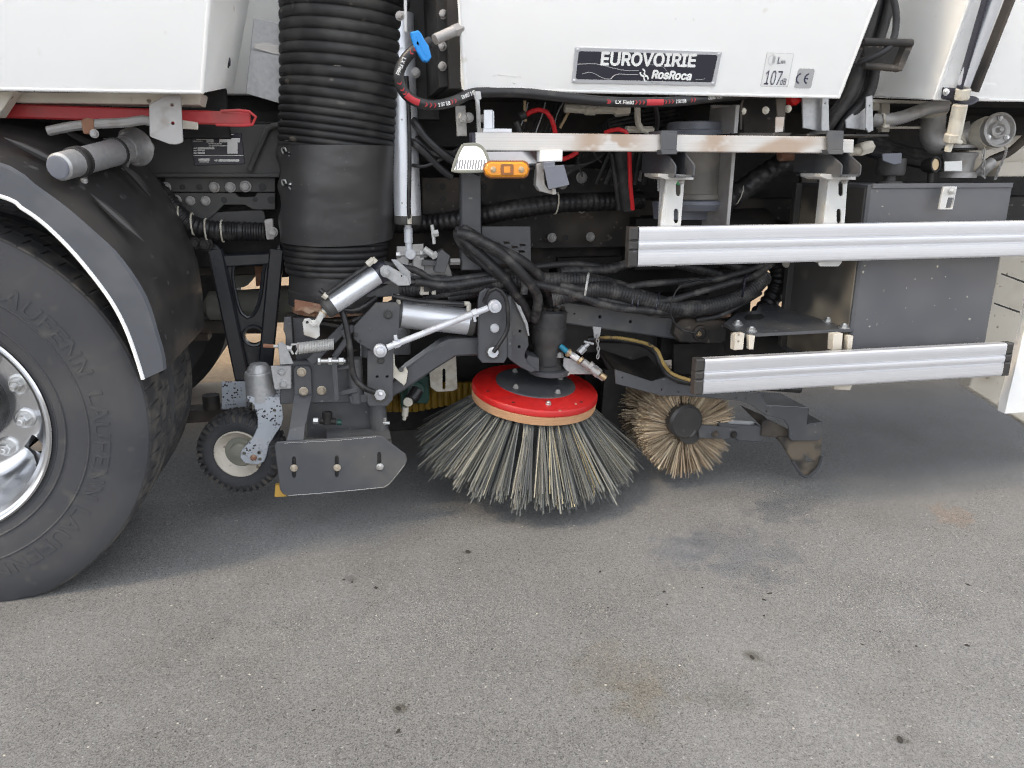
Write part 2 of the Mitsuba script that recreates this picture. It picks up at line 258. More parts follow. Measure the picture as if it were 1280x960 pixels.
A('rubber_plug', [lathe([brr[0][0]+.002, .40, pl[2]], (1, 0, 0), [(0, .040), (.004, .040), (.006, .034)], 24)], 'white_paint', bodyk); A('rubber_plug', lathe([brr[0][0]+.008, .40, pl[2]], (1, 0, 0), [(0, .024), (.010, .022), (.016, .015)], 10), 'decal_black', bodyk, 'black rubber plug in the side of the white panel')
A('inner_body_wall', box(-.52, .16, .72, .78, P(305, 118, .72)[2], 2.8), 'white_paint', SW)
A('galvanised_flap', [plate('317,23 360,32 360,72 313,62', .56, .004), plate('313,62 360,71 356,131 307,117', .555, .004)], 'galvanised', SW, 'bent galvanised sheet flap with a rusty streak beside the suction hose')
A('rust_patch', plate('319,54 337,53 357,60 357,70 340,67 316,60', .5535, .001, 2), 'alu_bar', SW+'__galvanised_flap')
# underside of the body, the red bar, its pipe and plate
A('floor_beam', [plate('24,115 252,117 249,131 20,128', .16, .10)], 'cream_paint', SW); A('floor_beam', plate('-60,114 18,114 -3,146 -60,148', .10, .05), 'cream_paint', SW)
A('underbody_frame', [box(-2.2, .3, .74, 2.3, 1.31, 1.37), box(-2.2, -.36, .50, .53, 1.27, 1.42), box(-.7, .3, .785, .80, 1.2, 1.6), box(-.36, .2, .66, .74, 1.27, 1.33), box(.3, 4.5, .50, 2.3, 1.40, 1.46), box(.3, 4.5, .95, 1.0, 1.0, 2.8)], 'chassis_dark', SW)
rb = A('red_bar', [beam(P(-70, 136, .20), P(313, 149, .20), .03, S(.2, 15), .004)], 'red_bar', SW, 'long red bar lying under the white body panel')
A('loop_handle', tb('276,139,.17 300,138,.17 316,141,.17 320,149,.17 315,156,.17 300,157,.17 270,156,.17', .004, n=8), 'red_bar', rb)
A('steel_pipe', tb('60,164,.15 90,158,.15 120,155,.15 160,153,.15 178,150,.15 190,152,.15', S(.15, 5.5)), 'zinc_dull', SW)
ck = A('pipe_clamp', plate('101,150 108,147 117,149 117,166 104,168', .135, .02, 2), 'rust', SW); bolts('118,167,4', .13, 4, 'zinc_dull', ck)
A('mounting_tab', plate('228,150 247,153 247,162 228,161', .18, .01), 'cream_paint', SW)
A('splash_plate', plate('186,131 208,119 226,118 229,178 220,181 211,180 187,171', .10, .004, 3, holes='215,131,2 216,154,2'), 'zinc_dull', SW, 'small grey trapezoid steel plate hanging below the white panel')
# grey spray tube with its three-eared flange
p, q = P(73, 209, -.02), P(168, 184, .30); ax = unit(q-p); L = np.linalg.norm(q-p)
sp = A('stub_tube', lathe(p, ax, [(-.002, S(0, 10)), (0, S(0, 13.5)), (.006, S(0, 15.5)), (L, S(.3, 14.5))], 32), 'galvanised', SW, 'galvanised tube sticking out over the black mudguard')
A('end_cap', lathe(p-ax*.004, ax, [(-.002, S(0, 11.5)), (0, S(0, 13)), (.004, S(0, 13))], 28), 'sensor_grey', sp)
for t in (.20, .72):
    A('rubber_ring', [lathe(p+ax*(L*t+o), ax, [(-.005, S(.1, 15)), (-.004, S(.1, 17.2)), (.004, S(.1, 17.2)), (.005, S(.1, 15))], 30) for o in ((0, .016) if t < .5 else (0,))], 'black_plastic', sp)
fl = A('flange', [plate('149,172 152,165 160,163 190,179 192,186 188,193 176,202 169,204 164,199 166,190 152,180', .30, .018, 3), lathe(q-ax*.05, ax, [(0, S(.3, 15)), (.03, S(.3, 16)), (.055, S(.3, 22))], 30)], 'galvanised', sp)
bolts('157,170 184,184 170,198', .298, 6, 'zinc_dull', fl)

# ---------------------------------------------------------------- mudguard
C = np.array([-1.12, .52])
trim = nums('179,474 172,451 158,412 139,376 110,337 82,305 52,277 26,259 0,245'); band = nums('207,462 204,440 197,417 190,392 180,367 164,341 143,314 120,293 82,260 45,233 0,204'); sil = nums('253,389 253,372 250,345 246,322 235,295 218,257 190,215 162,190 130,172 90,160 50,151')
t3 = np.array([P(a, b, -.03) for a, b in trim]); b3 = np.array([P(a, b, -.03) for a, b in band]); s3 = np.array([P(a, b, .55) for a, b in sil])
s3[0] = [b3[0][0]+.004, .55, b3[0][2]]; s3[1] = [max(s3[1][0], b3[1][0]+.008), .55, s3[1][2]]
def over(q, top):      # goes on over the wheel, behind the frame
    x0 = q[-1][0]; e = []
    for x in (-1.05, -1.20, -1.35, -1.50): e.append([x, q[-1][1], top - .25*(x+1.22)**2])
    m = q[::-1].copy(); m[:, 0] = -2.44-m[:, 0]; return np.vstack([q, e, m])
res = lambda q, n=64: spline(q, n)
to, bo, so = res(over(t3, t3[-1][2]+.062)), res(over(b3, b3[-1][2]+.062)), res(over(s3, s3[-1][2]+.015))
off = lambda q, y, k=0: np.c_[q[:, 0], np.full(len(q), y), q[:, 2]] + (np.c_[q[:, 0]-C[0]-.0, q[:, 0]*0, q[:, 2]-C[1]]*k if k else 0)
mg = A('mudguard', loft([off(bo, .004, -.012), off(bo, -.022, .002), off(bo*.85+so*.15, .02), off(bo*.55+so*.45, .10), off(bo*.25+so*.75, .24), off(bo*.06+so*.94, .40), off(so, .55), off(so, .56, -.03)], closed=False), 'black_plastic', SW, 'scuffed black plastic mudguard over the large wheel', sm=40)
A('lip', loft([off(to, -.026), off(to, -.032, .004), off(bo, -.032, -.008), off(bo, -.022, .002)], closed=False), 'lip_plastic', mg, 'smooth grey flat lip round the mudguard', sm=20)
A('edge_trim', [tube(off(to, -.03)+[0, 0, 0], S(0, 2.6), 10, 120)], 'decal_white', mg, 'pale edging strip along the mudguard lip')
A('end_face', loft([np.array([off(to, -.03)[0], off(bo, -.03)[0]]), np.array([off(to, .56)[0], off(so, .56)[0]])], closed=False), 'black_plastic', mg)
for s in ('5,172,.04 45,191,.05 93,216,.06', '75,161,.25 110,178,.26 152,196,.27', '113,242,.06 150,275,.05 180,302,.05', '150,205,.24 170,222,.26 188,246,.27'):
    A('moulded_rib', [tb(s, [.001, .009, .012, .009, .001], n=8, seg=12)], 'black_plastic', mg)
for a in nums('105,226,.10 157,211,.26'): A('bolt', [bolt(P(*a), (.4, -.6, .7), .008), rod(P(*a), P(*a)+unit((.45, -.4, .7))*.026, .005, 10)], 'zinc', mg, sm=25)

# ---------------------------------------------------------------- the large wheel (a twin: the inner tyre shows behind the outer one)
W = np.array([-1.135, 0, .522])
def tyre(y0, parent, name='tyre', label=None):
    prof = [(.045, .285), (.020, .300), (.006, .328), (.000, .385), (-.004, .430), (-.004, .475), (-.001, .512), (.005, .538), (.013, .552), (.03, .5590), (.16, .5625), (.25, .5600), (.275, .552), (.295, .50), (.30, .43), (.29, .33), (.26, .285)]
    down = lambda m: (np.c_[m[0][:, 0], m[0][:, 1], np.maximum(m[0][:, 2], .001)], m[1])
    k = A(name, [down(lathe(W+[0, y0, 0], (0, 1, 0), prof, 128, ends=False))] + [lathe(W+[0, y0+o, 0], (0, 1, 0), [(0, r-.004), (-.003, r-.001), (-.003, r+.001), (0, r+.003)], 128, ends=False) for o, r in ((.010, .322), (-.001, .405), (.004, .345))], 'rubber', parent, label)
    blocks = []; r0 = np.random.default_rng(3)
    for i in range(72):
        a = i/72*2*math.pi
        for (ya, yb, sh, w) in ((.016, .102, .0, .0405), (.107, .165, .4, .041), (.170, .236, .1, .041)):
            for half in (0,):
                c = a+sh/72*6.28; aw = w/.524/2*1.085; jag = r0.uniform(-.004, .004)
                q = [(ya, c-aw), (ya+.012, c-aw*.93+jag*.3), (yb, c-aw), (yb, c+aw), (yb-.02, c+aw*.95), (ya, c+aw)]
                R = lambda r: np.array([[W[0]+math.cos(t)*r, W[1]+y0+y, W[2]+math.sin(t)*r] for y, t in q])
                lo = .53 if ya < .05 else .55
                inn = R(.5665); cen = inn.mean(0); top = cen+(inn-cen)*.93
                sh_ = R(.5640); sh_[:, 1] += 0; r_in = np.where(np.array([y for y, t in q])[:, None] < .03, .009, 0); cc = W+[0, y0, 0]; rad = (sh_-cc)*[1, 0, 1]; rad /= np.linalg.norm(rad, axis=1, keepdims=True); sh_ -= rad*r_in; top -= rad*r_in*.9; blocks.append(down(loft([R(lo), sh_, top], True, True)))
    A('tread_block', blocks, 'tread_rubber', parent if parent.count('__') == 1 else k, kind='stuff'); return k
wh = group('wheel', 'large black truck wheel with polished metal rim, cut by the left edge')
ty = tyre(0, wh, label='thick black tyre with faint raised lettering')
for i, a0 in enumerate((10, -12, -58, 36)):
    if i in (1, 2, 3):
        t = meshkit.text_mesh('LAUFENN', .040, .0022, True); v = np.array(t.vertices); x = v[:, 0]-v[:, 0].mean(); th = math.radians(a0) - x*1.25/.43; r = .418+v[:, 1]
        A('raised_lettering', (np.stack([W[0]+np.cos(th)*r, -.0008+np.interp(r, [.385, .43, .475, .512], [0, -.004, -.004, -.001]) - v[:, 2]*.4, W[2]+np.sin(th)*r], 1), np.array(t.faces)), 'rubber', wh, sm=False)
import manifold3d as m3
rimp = [(.030, .292), (.004, .300), (.000, .306), (.003, .311), (.010, .309), (.016, .292), (.030, .281), (.070, .276), (.13, .268), (.175, .255), (.205, .236), (.222, .215), (.228, .19), (.230, .10), (.240, .10), (.240, .20), (.215, .25), (.18, .268), (.05, .29)]
rm = lathe(W, (0, 1, 0), rimp, 96, ends=False); rmv, rmf = rm; rmf = np.vstack([rmf, quads((len(rimp)-1)*96, 0, 96)])
tm = trimesh.Trimesh(rmv, rmf, process=False); tm.fix_normals()
sol = m3.Manifold(m3.Mesh(np.array(tm.vertices, np.float32), np.array(tm.faces, np.uint32)))
if sol.volume() < 0: sol = m3.Manifold(m3.Mesh(np.array(tm.vertices, np.float32), np.array(tm.faces[:, ::-1], np.uint32)))
HA = -37
for i in range(5):
    a = math.radians(HA+72*i); d = unit((math.cos(a), -1.0, math.sin(a))); c = W+np.array([math.cos(a)*.240, .190, math.sin(a)*.240])
    cy = trimesh.creation.cylinder(radius=.027, height=.11, sections=28); a_, b_, n_ = basis(d); sc = np.stack([np.cross([0, 1, 0], d)/np.linalg.norm(np.cross([0, 1, 0], d))*.85, np.cross(d, np.cross([0, 1, 0], d)/np.linalg.norm(np.cross([0, 1, 0], d))), d], 1)
    cv = cy.vertices @ sc.T + c; cm = trimesh.Trimesh(cv, cy.faces, process=False); cm.fix_normals()
    sol = sol - m3.Manifold(m3.Mesh(np.array(cm.vertices, np.float32), np.array(cm.faces, np.uint32)))
mm = sol.to_mesh()
rim = A('rim', (np.array(mm.vert_properties[:, :3]), np.array(mm.tri_verts)), 'chrome', wh, 'polished metal rim with oval hand holes', sm=30)
A('brake_drum', lathe(W+[0, .27, 0], (0, 1, 0), [(0, .21), (.25, .215)], 40), 'hub_black', wh)
for i in range(10):
    a = math.radians(-17+36*i); c = W+np.array([math.cos(a)*.1675, .228, math.sin(a)*.1675])
    A('wheel_nut', [lathe(c, (0, -1, 0), [(0, .030), (.005, .030), (.008, .024)], 24), lathe(c, (0, -1, 0), [(.004, .0175), (.028, .0175), (.031, .014)], 6), lathe(c, (0, -1, 0), [(.03, .009), (.045, .009), (.047, .006)], 14)], 'zinc', rim, sm=25)
hb = A('hub', lathe(W+[0, .235, 0], (0, -1, 0), [(0, .125), (.05, .122), (.058, .112), (.06, .095), (.12, .085), (.13, .07)], 36), 'hub_black', wh, 'black greasy wheel hub')
for i in range(10):
    a = math.radians(11+36*i); A('hub_bolt', bolt(W+np.array([math.cos(a)*.104, .177, math.sin(a)*.104]), (0, -1, 0), .010), 'hub_black', hb, sm=25)
w2 = group('inner_wheel', 'inner twin tyre showing behind the large wheel')
tyre(.335, w2)
# far wheel, axle and spring behind: what shows through the gaps under the truck
A('axle', [lathe([-1.135, .3, .522], (0, 1, 0), [(0, .10), (.5, .09), (.7, .15), (.95, .15), (1.2, .09), (1.6, .09)], 24)], 'grey_green', SW)
A('leaf_spring', [beam([-1.7, .86, .66], [-.35, .86, .60], .09, .05), beam([-1.5, .86, .61], [-.55, .86, .57], .09, .03)], 'chassis', SW)
A('air_bellows', [lathe([-.82, .86, .60], (0, 0, 1), [(0, .10), (.03, .125), (.08, .12), (.14, .13), (.2, .12), (.25, .1)], 28)], 'grey_green', SW)
A('dark_shield', [box(-1.6, -.08, .73, .738, .84, 1.32)], 'chassis_dark', SW); A('drum', [lathe([P(297, 342, .85)[0], .85, P(297, 342, .85)[2]], (0, 1, 0), [(0, .03), (.01, .055), (.2, .055)], 20)], 'grey_green', SW); A('rusty_link', [noisy(plate('318,328 332,328 331,356 320,358', .75, .03, 1), .005, 50)], 'rust', SW); A('lower_shield', [plate('357,392 450,385 450,462 357,462', .62, .02)], 'chassis', SW)
A('brake_cylinder', [lathe(P(405, 378, .80), (-1, .15, -.03), [(0, .05), (.02, .07), (.18, .07), (.2, .062), (.42, .058), (.44, .03)], 24)], 'grey_green', SW, 'dusty grey green cylinder behind the black cast bracket')
far = group('far_wheel'); A('tyre', lathe([-1.135, 1.75, .522], (0, 1, 0), [(0, .28), (0, .44), (.05, .515), (.55, .515), (.6, .44), (.6, .28)], 48), 'rubber', far)

# ---------------------------------------------------------------- chassis, suction hose
rail = A('chassis_rail', [box(-2.4, 4.2, .80, .87, .80, 1.06, .006), box(-2.4, 4.2, 1.55, 1.62, .80, 1.06, .006), box(-2.4, .1, .74, .80, .93, 1.02, .004)], 'chassis', SW, 'dirty brown black chassis rail with bolt heads')
A('cross_member', [box(.95, 1.05, .87, 1.55, .82, 1.0), box(-.6, -.5, .87, 1.55, .84, 1.0), box(2.6, 2.7, .87, 1.55, .84, 1.0)], 'chassis_dark', rail)
A('gearbox', [noisy(lathe([1.9, 1.2, .95], (1, .05, 0), [(0, .15), (.02, .22), (.3, .26), (.5, .24), (.9, .27), (.95, .2)], 28), .01, 9), lathe([-.4, 1.2, .78], (1, 0, .05), [(0, .05), (2.3, .05)], 18)], 'chassis_dark', SW)
fish = A('flitch_plate', [plate('206,222 344,222 344,240 206,240', .62, .03, 1), plate('196,241 293,241 299,246 318,246 322,241 344,241 344,262 316,262 306,256 280,256 270,266 258,276 196,276', .62, .03, 1), plate('258,266 330,262 333,284 262,284', .63, .02, 4)], 'panel_grey', SW, 'dark grey chassis plate with two rows of bolts')
bolts('268,234,5 288,234,5 307,233,5.5 220,250,5 238,251,4.5 257,251,4.5 207,234,5', .615, 5, 'zinc_dull', fish)
A('bolt_hole', [lathe(P(x, y, .618), (0, -1, 0), [(-.002, S(.62, k)), (.0012, S(.62, k)), (.0014, S(.62, k*.5))], 14) for x, y, k in nums('328,234,4.5 249,234,3.5 228,234,3 339,250,4.5 319,249,3 280,250,3.5')], 'hub_black', fish, kind='stuff')
sub = A('side_plate', [plate('150,158 355,155 356,216 348,222 190,222 150,216', .60, .04, 4, .004), plate('180,216 350,216 350,222 180,222', .585, .03, 0, .003)], 'panel_grey', SW, 'smooth dark grey plate behind the hose with a black type plate')
A('bent_rod', tb('312,213,.58 319,196,.58 330,172,.58 336,160,.58 346,157,.58 360,157,.58', S(.58, 3.6), n=10), 'panel_grey', SW, 'bent dark steel rod beside the type plate')
# type plate
tp = A('type_plate', plate('238,168 302,166 306,205 243,207', .596, .002, 1), 'decal_black', sub, 'black type plate with white fields')
Y = .5935
A('printed_field', [plate(f'{a},{b} {c},{b} {c},{d} {a},{d}', Y, .001, 0, .0002) for a, b, c, d in nums('245,172,267,175 258,175,267,178 274,172.5,300,178 284,178,297,192 247,184,268,186.5 247,187,256,189 247,190,256,192.5 242,194,304,195 248,198,262,201 249,201.7,261,203 273,199,299,202 241,172.5,244,174 241,176,253,177 260,179,277,180.2 261,181.6,283,182.8 242,184.5,246,186 242,187.5,246,189 242,190.5,246,192 268,199.5,272,201.5 274,167.5,292,168.7 274,170,286,171')], 'decal_white', tp, kind='stuff')
def ce(p, u, v, n, h, mat_, parent, d=.0008):
    r, w = h*.5, h*.14; e = arc(h*.84, 0, r-w/2, w, 100, 260); c = arc(0, 0, r-w/2, w, 100, 260); bar = np.array([[h*.42, -w*.45], [h*.78, -w*.45], [h*.78, w*.45], [h*.42, w*.45]])
    A('ce_mark', [put(prism(q, d, d*.2), p+n*d, u, v, n) for q in (c, e, bar)], mat_, parent)
ce(P(266, 169.5, Y), np.array([1., 0, 0]), np.array([0, 0, 1.]), np.array([0, -1., 0]), S(Y, 4.6), 'decal_white', tp)
# suction hose: ribs measured down its side
Hy = .50
cl = lambda y: np.interp(y, [-160, 0, 110, 190, 300, 345, 385], [436, 433, 430, 425, 419.5, 421, 420])
ribs = [-160+14*k for k in range(12)] + [8, 22, 36.5, 50.5, 65, 78.5, 92, 105.5, 118.5, 130.5, 141.5, 151, 160.5, 169, 177.5, 185.5, 193, 200, 207]
wd = lambda y: np.interp(y, [-160, 20, 110, 190, 300], [75.5, 75.5, 74.5, 73, 67])
def hose_rings(bounds, amp, width):
    pts, rr = [], []
    for a, b in zip(bounds[:-1], bounds[1:]):
        for t in (0, .12, .3, .5, .7, .88): y = a+(b-a)*t; pts.append(P(cl(y), y, Hy)); rr.append(S(Hy, width(y))*(1-amp*(1-math.sin(math.pi*t)**.5)))
    return sweep(np.array(pts), [circ(r, 48) for r in rr], True, np.array([0, 1., 0]))
hs = A('suction_hose', hose_rings(ribs, .045, wd), 'hose_rubber', SW, 'wide black ribbed suction hose running down from the body', sm=50)
def sleeve():
    rings = []
    for y in np.linspace(183, 296, 30):
        c = P(cl(y), y, Hy); n = 72; th = np.arange(n)*2*math.pi/n; w = S(Hy, np.interp(y, [183, 200, 296], [74.5, 74.2, 70]))
        k = 1+.018*np.sin(3*th+y*.03)+.02*(meshkit.fbm(np.stack([np.cos(th)*2, np.sin(th)*2, th*0+y*.035], 1), 3)-.5)
        pk = np.exp(-((th-math.pi*1.02)/.25)**2)*(.5+.5*math.cos((y-213)/20*math.pi))*.085; r = w*(k-pk)
        sag = 4.5*np.cos(th-math.pi*1.5)*(y > 250)*((y-250)/46)   # the lower hem hangs at the front
        rings.append(np.stack([c[0]+np.cos(th)*r, c[1]+np.sin(th)*r, c[2]+th*0-S(Hy, 1)*sag*1.2], 1))
    return loft(rings)
sl = A('sleeve', sleeve(), 'sleeve_vinyl', hs, 'smooth dark vinyl sleeve wrapped round the hose', sm=True)
A('lower_hose', hose_rings([287, 294, 302, 310, 318, 326, 333, 341], .05, lambda y: np.interp(y, [287, 341], [67, 62.5])), 'hose_rubber', hs, sm=50)
A('cuff', [lathe(P(421, 341, Hy), P(420, 378, Hy)-P(421, 341, Hy), [(0, S(Hy, 57)), (.01, S(Hy, 58)), (.06, S(Hy, 58)), (.062, S(Hy, 59)), (.11, S(Hy, 58.5)), (.115, S(Hy, 52))], 48)], 'sleeve_vinyl', hs)
A('hose_clamp', [noisy(lathe(P(420, 372, Hy), (0, 0, -1), [(0, S(Hy, 54)), (.004, S(Hy, 55)), (.04, S(Hy, 55)), (.042, S(Hy, 53))], 48), .004, 60), noisy(plate('368,376 402,381 402,392 394,390 386,393 377,388 368,389', .32, .02, 1), .004, 70)], 'rust', hs, 'rusty clamp at the foot of the hose')
for a, b in ((365, 193), (365, 233)):
    w = S(Hy, 74); dx = (a-cl(b))*S(Hy, 1); yy = Hy-math.sqrt(max(w*w-dx*dx, 1e-6))-.006; k_ = lambda o: max(yy+o, .2); nn = unit((dx, yy-Hy, 0))
    A('eyelet', [lathe(P(a, b, yy), unit(nn+np.array([.35, -.3, 0])), [(0, S(.4, 4.4)), (.004, S(.4, 4.4)), (.005, S(.4, 3.4)), (.005, S(.4, 2)), (.001, S(.4, 1.8))], 18)], 'zinc', sl)
    A('cable_tie', tb(f'{a},{b},{yy-.006} {a-5},{b-1},{yy} {a-11},{b-5},{yy+.04} {a-15},{b-8},{yy+.09}', S(.4, 1.5), n=8), 'cable', sl)
    A('eyelet_hook', tb(f'{a-7},{b-4},{yy} {a-9},{b-8},{yy+.01} {a-13},{b-7},{yy+.03} {a-11},{b-1},{yy+.02}', S(.4, 1.2), n=8), 'zinc', sl)
rg_ = np.random.default_rng(8); du_ = []
for yb in ribs[-17:-3]:
    for _ in range(3 if yb > 90 else 1):
        t0 = math.pi*(1+rg_.uniform(.02, .45)); t1 = t0+rg_.uniform(.04, .22); c = P(cl(yb), yb, Hy); w = S(Hy, wd(yb))*.962
        du_.append(tube([c+np.array([math.cos(t)*w, math.sin(t)*w, rg_.normal(0, .0006)]) for t in np.linspace(t0, t1, 6)], [.0006, .0018, .0006], 5, 8))
A('groove_dust', du_, 'stone_pale', hs, kind='stuff')
rd_ = np.random.default_rng(17); fl_ = []
for cx, cy, sx, sy, n in ((472, 207, 5, 5, 34), (463, 222, 5, 7, 60), (459, 236, 3, 3, 8)):
    for q in rd_.normal(0, .5, (n, 2)):
        x, y = cx+q[0]*sx, cy+q[1]*sy; w = S(Hy, np.interp(y, [183, 200, 296], [74.5, 74.2, 70]))*.999; o = P(x, y, Hy-.14); c = P(cl(y), y, Hy); dx = (x-cl(y))*S(Hy, 1); dy = -math.sqrt(max(w*w-dx*dx, 0)); nn = unit((dx, dy, 0)); ce_ = P(x, y, Hy+dy); r_ = abs(rd_.normal(0, .0032))+.0012
        fl_.append(lathe(ce_-nn*.002, nn, [(0, r_), (.0035, r_*.8)], 6))
A('hose_dirt', fl_, 'stone_pale', sl, kind='stuff')
# corrugated hose at the mudguard, cast bracket
A('corrugated_hose', [tb('185,228,.56 205,246,.57 232,276,.58 262,287,.58 300,289,.58 332,290,.58', S(.52, 12), n=18, ribs=.017, depth=.09)], 'cable', SW, 'black corrugated hose curving down past the mudguard')
A('hose_clip', [plate('330,275 341,273 343,299 333,300', .50, .03, 2), bp(341, 290, .49, 5)], 'zinc_dull', SW)
A('cable_tie', [tube([P(x, y, .57)+np.array([0, math.cos(t)*.035, math.sin(t)*.036]) for t in np.linspace(0, 6.2, 14)], .003, n=6) for x, y in nums('225,270 241,280 258,287 278,289')], 'ivory', SW)
cb = A('cast_bracket', [plate('256,296 272,306 282,318 343,314 350,300 352,312 345,340 336,430 332,480 304,480 300,462 284,392 271,330 262,318', .60, .025, 2, .004, slots=['293,330 328,328 329,340 325,372 319,390 311,397 303,394 297,378 291,345']), ], 'cast_black', SW, 'glossy black cast bracket with a tapered opening and a round hole')
del scene[cb]; scene[cb] = ply(cat([plate('256,296 272,306 282,318 343,314 350,300 352,312 345,340 336,430 332,480 304,480 300,462 284,392 271,330 262,318', .60, .02, 2, .004, holes='317,420,10.5', slots=['293,330 328,328 329,340 325,372 319,390 311,397 303,394 297,378 291,345']),
    beam(P(269, 312, .585), P(304, 478, .585), .02, .05, .006), beam(P(346, 312, .585), P(330, 478, .585), .02, .05, .006), tb('293,330,.592 291,345,.592 297,378,.592 303,393,.592 311,397,.592 319,390,.592 325,372,.592 329,340,.592 328,328,.592 293,330,.592', .006, n=8),
    plate('278,319 346,316 344,330 282,334', .58, .03, 2, .004), lathe(P(317, 420, .595), (0, -1, 0), [(-.02, S(.6, 10.5)), (.004, S(.6, 10.5)), (.005, S(.6, 13)), (0, S(.6, 14.5))], 28, ends=False)]), 'cast_black', smooth=32)
bolts('257,305,7 243,304,6', .575, 7, 'chassis', cb)
for i, (tx, x, y) in enumerate((('502.3173', 305, 407), ('1127095', 307, 441))): A('cast_number', words(tx, S(.6, 4.5), P(x, y, .5985), (1, 0, 0), (0, 0, 1), (0, -1, 0), S(.6, 22), .002), 'cast_black', cb, sm=False)
A('spring_seat', [box(-.66, -.40, .62, .70, .30, .345), lathe([-.53, .64, .345], (0, 0, 1), [(0, .03), (.05, .03)], 14)], 'chassis', SW)
A('speckled_plate', plate('277,477 308,477 308,512 277,512', .56, .005, 0), 'caster_zinc', SW, 'black speckled little plate behind the castor wheel')

# upright lift cylinder beside the hose
Yc = .42; c0, c1 = P(505, 125, Yc), P(510, 280, Yc)
lc = A('lift_cylinder', [lathe(c0, c1-c0, [(-.25, S(Yc, 14.5)), (np.linalg.norm(c1-c0)-.025, S(Yc, 17)), ], 36)], 'alu_tube', SW, 'tall silver lift cylinder standing right of the suction hose')
A('end_cap', [lathe(c1+unit(c0-c1)*.028, c1-c0, [(0, S(Yc, 17.3)), (.022, S(Yc, 17.3)), (.028, S(Yc, 16))], 36)], 'panel_grey', lc)
A('piston_rod', [lathe(c1, c1-c0, [(0, S(Yc, 4.5)), (.012, S(Yc, 4.5)), (.014, S(Yc, 5.5)), (.06, S(Yc, 5.5)), (.062, S(Yc, 4.2)), (.09, S(Yc, 4.2))], 20), lathe(P(513, 318, Yc-.02), (0, 1, 0), [(0, S(Yc, 6)), (.003, S(Yc, 7)), (.03, S(Yc, 7)), (.033, S(Yc, 6))], 22)], 'rod_white', lc)
A('clevis', [beam(P(503.5, 308, Yc), P(503.5, 332, Yc), .008, .04)], 'zinc_dull', lc); A('clevis', [beam(P(522, 305, Yc), P(524, 345, Yc), .008, .04), rod(P(497, 319, Yc), P(530, 317, Yc), S(Yc, 2.6))], 'zinc_dull', lc)
A('nut', lathe(P(495, 319, Yc), (1, 0, 0), [(0, S(Yc, 4)), (.012, S(Yc, 4.5)), (.016, S(Yc, 4))], 6), 'zinc', lc); A('nut', [lathe(P(525, 317.5, Yc), (1, 0, 0), [(0, S(Yc, 5)), (.02, S(Yc, 5)), (.024, S(Yc, 4))], 6)], 'zinc', lc)
A('air_line', tb(f'508,95,{Yc-.06} 511,140,{Yc-.055} 512,200,{Yc-.055} 511,255,{Yc-.055} 512,276,{Yc-.05}', S(Yc, 2.6), n=10), 'cable', lc)
A('air_fitting', [rod(P(512, 268, Yc-.05), P(512, 280, Yc-.05), S(Yc, 3), 8)], 'ivory', lc)
# dark box column left of the cabinet
col = A('cabinet_frame', [plate('543,-60 556,-60 560,108 549,110', .10, .35), plate('557,-60 577,-60 582,111 562,111', .06, .40), box(-.05, .30, .45, .48, 1.33, 2.6), plate('509,-60 545,-60 550,130 509,130', .44, .02), plate('578,-60 760,-60 760,118 584,112', .2, .3)], 'chassis_dark', SW, 'black frame post with a row of bolts beside the white cabinet')
for a in nums('554,18 553,58 553,83 500,20 500,92'): A('bolt', [bolt(P(*a, .10), (-.35, -1, 0), .010, 1.3)], 'zinc_dull', col, sm=25)
bolts('519,91,5', .40, 5, 'zinc_dull', col)
A('white_edge', plate('505,-40 509,-40 509,40 505,40', .30, .01), 'white_paint', SW)
A('cable_bundle', [tb('470,110,.60 515,150,.40 535,175,.36 565,200,.33 600,215,.34', .014, n=10), tb('475,150,.60 512,175,.40 530,190,.37 550,210,.36 565,222,.36', .012, n=10), tb('470,140,.60 500,160,.44 540,190,.38 580,195,.36', .016, n=10), tb('480,204,.60 512,206,.40 530,208,.36 550,200,.36 575,185,.36', .006)], 'cable', SW)

# ---------------------------------------------------------------- white cabinet with the plate
cbl, L1, R1 = body('cabinet', (PT(580, 112), PT(573, 0)), (PT(1050, 122), PT(1097, 0)), .55, 'white_paint', 'white leaning cabinet in the middle with a dark name plate')
def quadT(s, k, d=.001, r=0): # flat sheet on the leaning panel, outline in photograph pixels, standing k proud
    o = PT(800, 80); U = np.array([1., 0, 0]); q = [((PT(a, b)-o)@U, (PT(a, b)-o)@V15) for a, b in nums(s)]
    return put(prism(rounded(q, r), d, d*.3), o+N15*k, U, V15, N15)
U1 = np.array([1., 0, 0])
npl = A('name_plate', quadT('718.5,58.5 902,64.5 893.5,107.5 714,103.5', .004, .003, .002), 'foil', cbl, 'dark name plate with a silver edge on the white cabinet')
A('plate_face', quadT('723,63.5 896.5,68.5 889,102.5 719,98.5', .0052, .001, .006), 'decal_black', npl)
def wordsT(text, x0, y0, x1, y1, h, bold=True, k=.0058, shear=0.0, mat_='decal_white', parent=npl, name='lettering'):
    a, b = PT(x0, y0), PT(x1, y1); u = unit(b-a); v = np.cross(N15, u)*1; m = words(text, h, a+N15*k, u, v, N15, np.linalg.norm(b-a), .0006, bold)
    if text in ('EUROVOIRIE', 'RosRoca'): m = cat([m]+[(m[0]+u*s1*a_+v*s1*b_+N15*c_, m[1]) for a_, b_, c_ in ((.55, 0, .0001), (-.45, 0, .0002), (0, .4, .0003), (0, -.4, .0004))])
    if shear: m = (m[0]+np.outer((m[0]-a)@v, u)*shear, m[1])
    A(name, m, mat_, parent, sm=False)
s1 = S(0, 1)
wordsT('EUROVOIRIE', 750, 80.5, 867.5, 82.8, s1*14.5)
wordsT('RosRoca', 813.5, 97, 862, 99.3, s1*9.3, shear=.12)
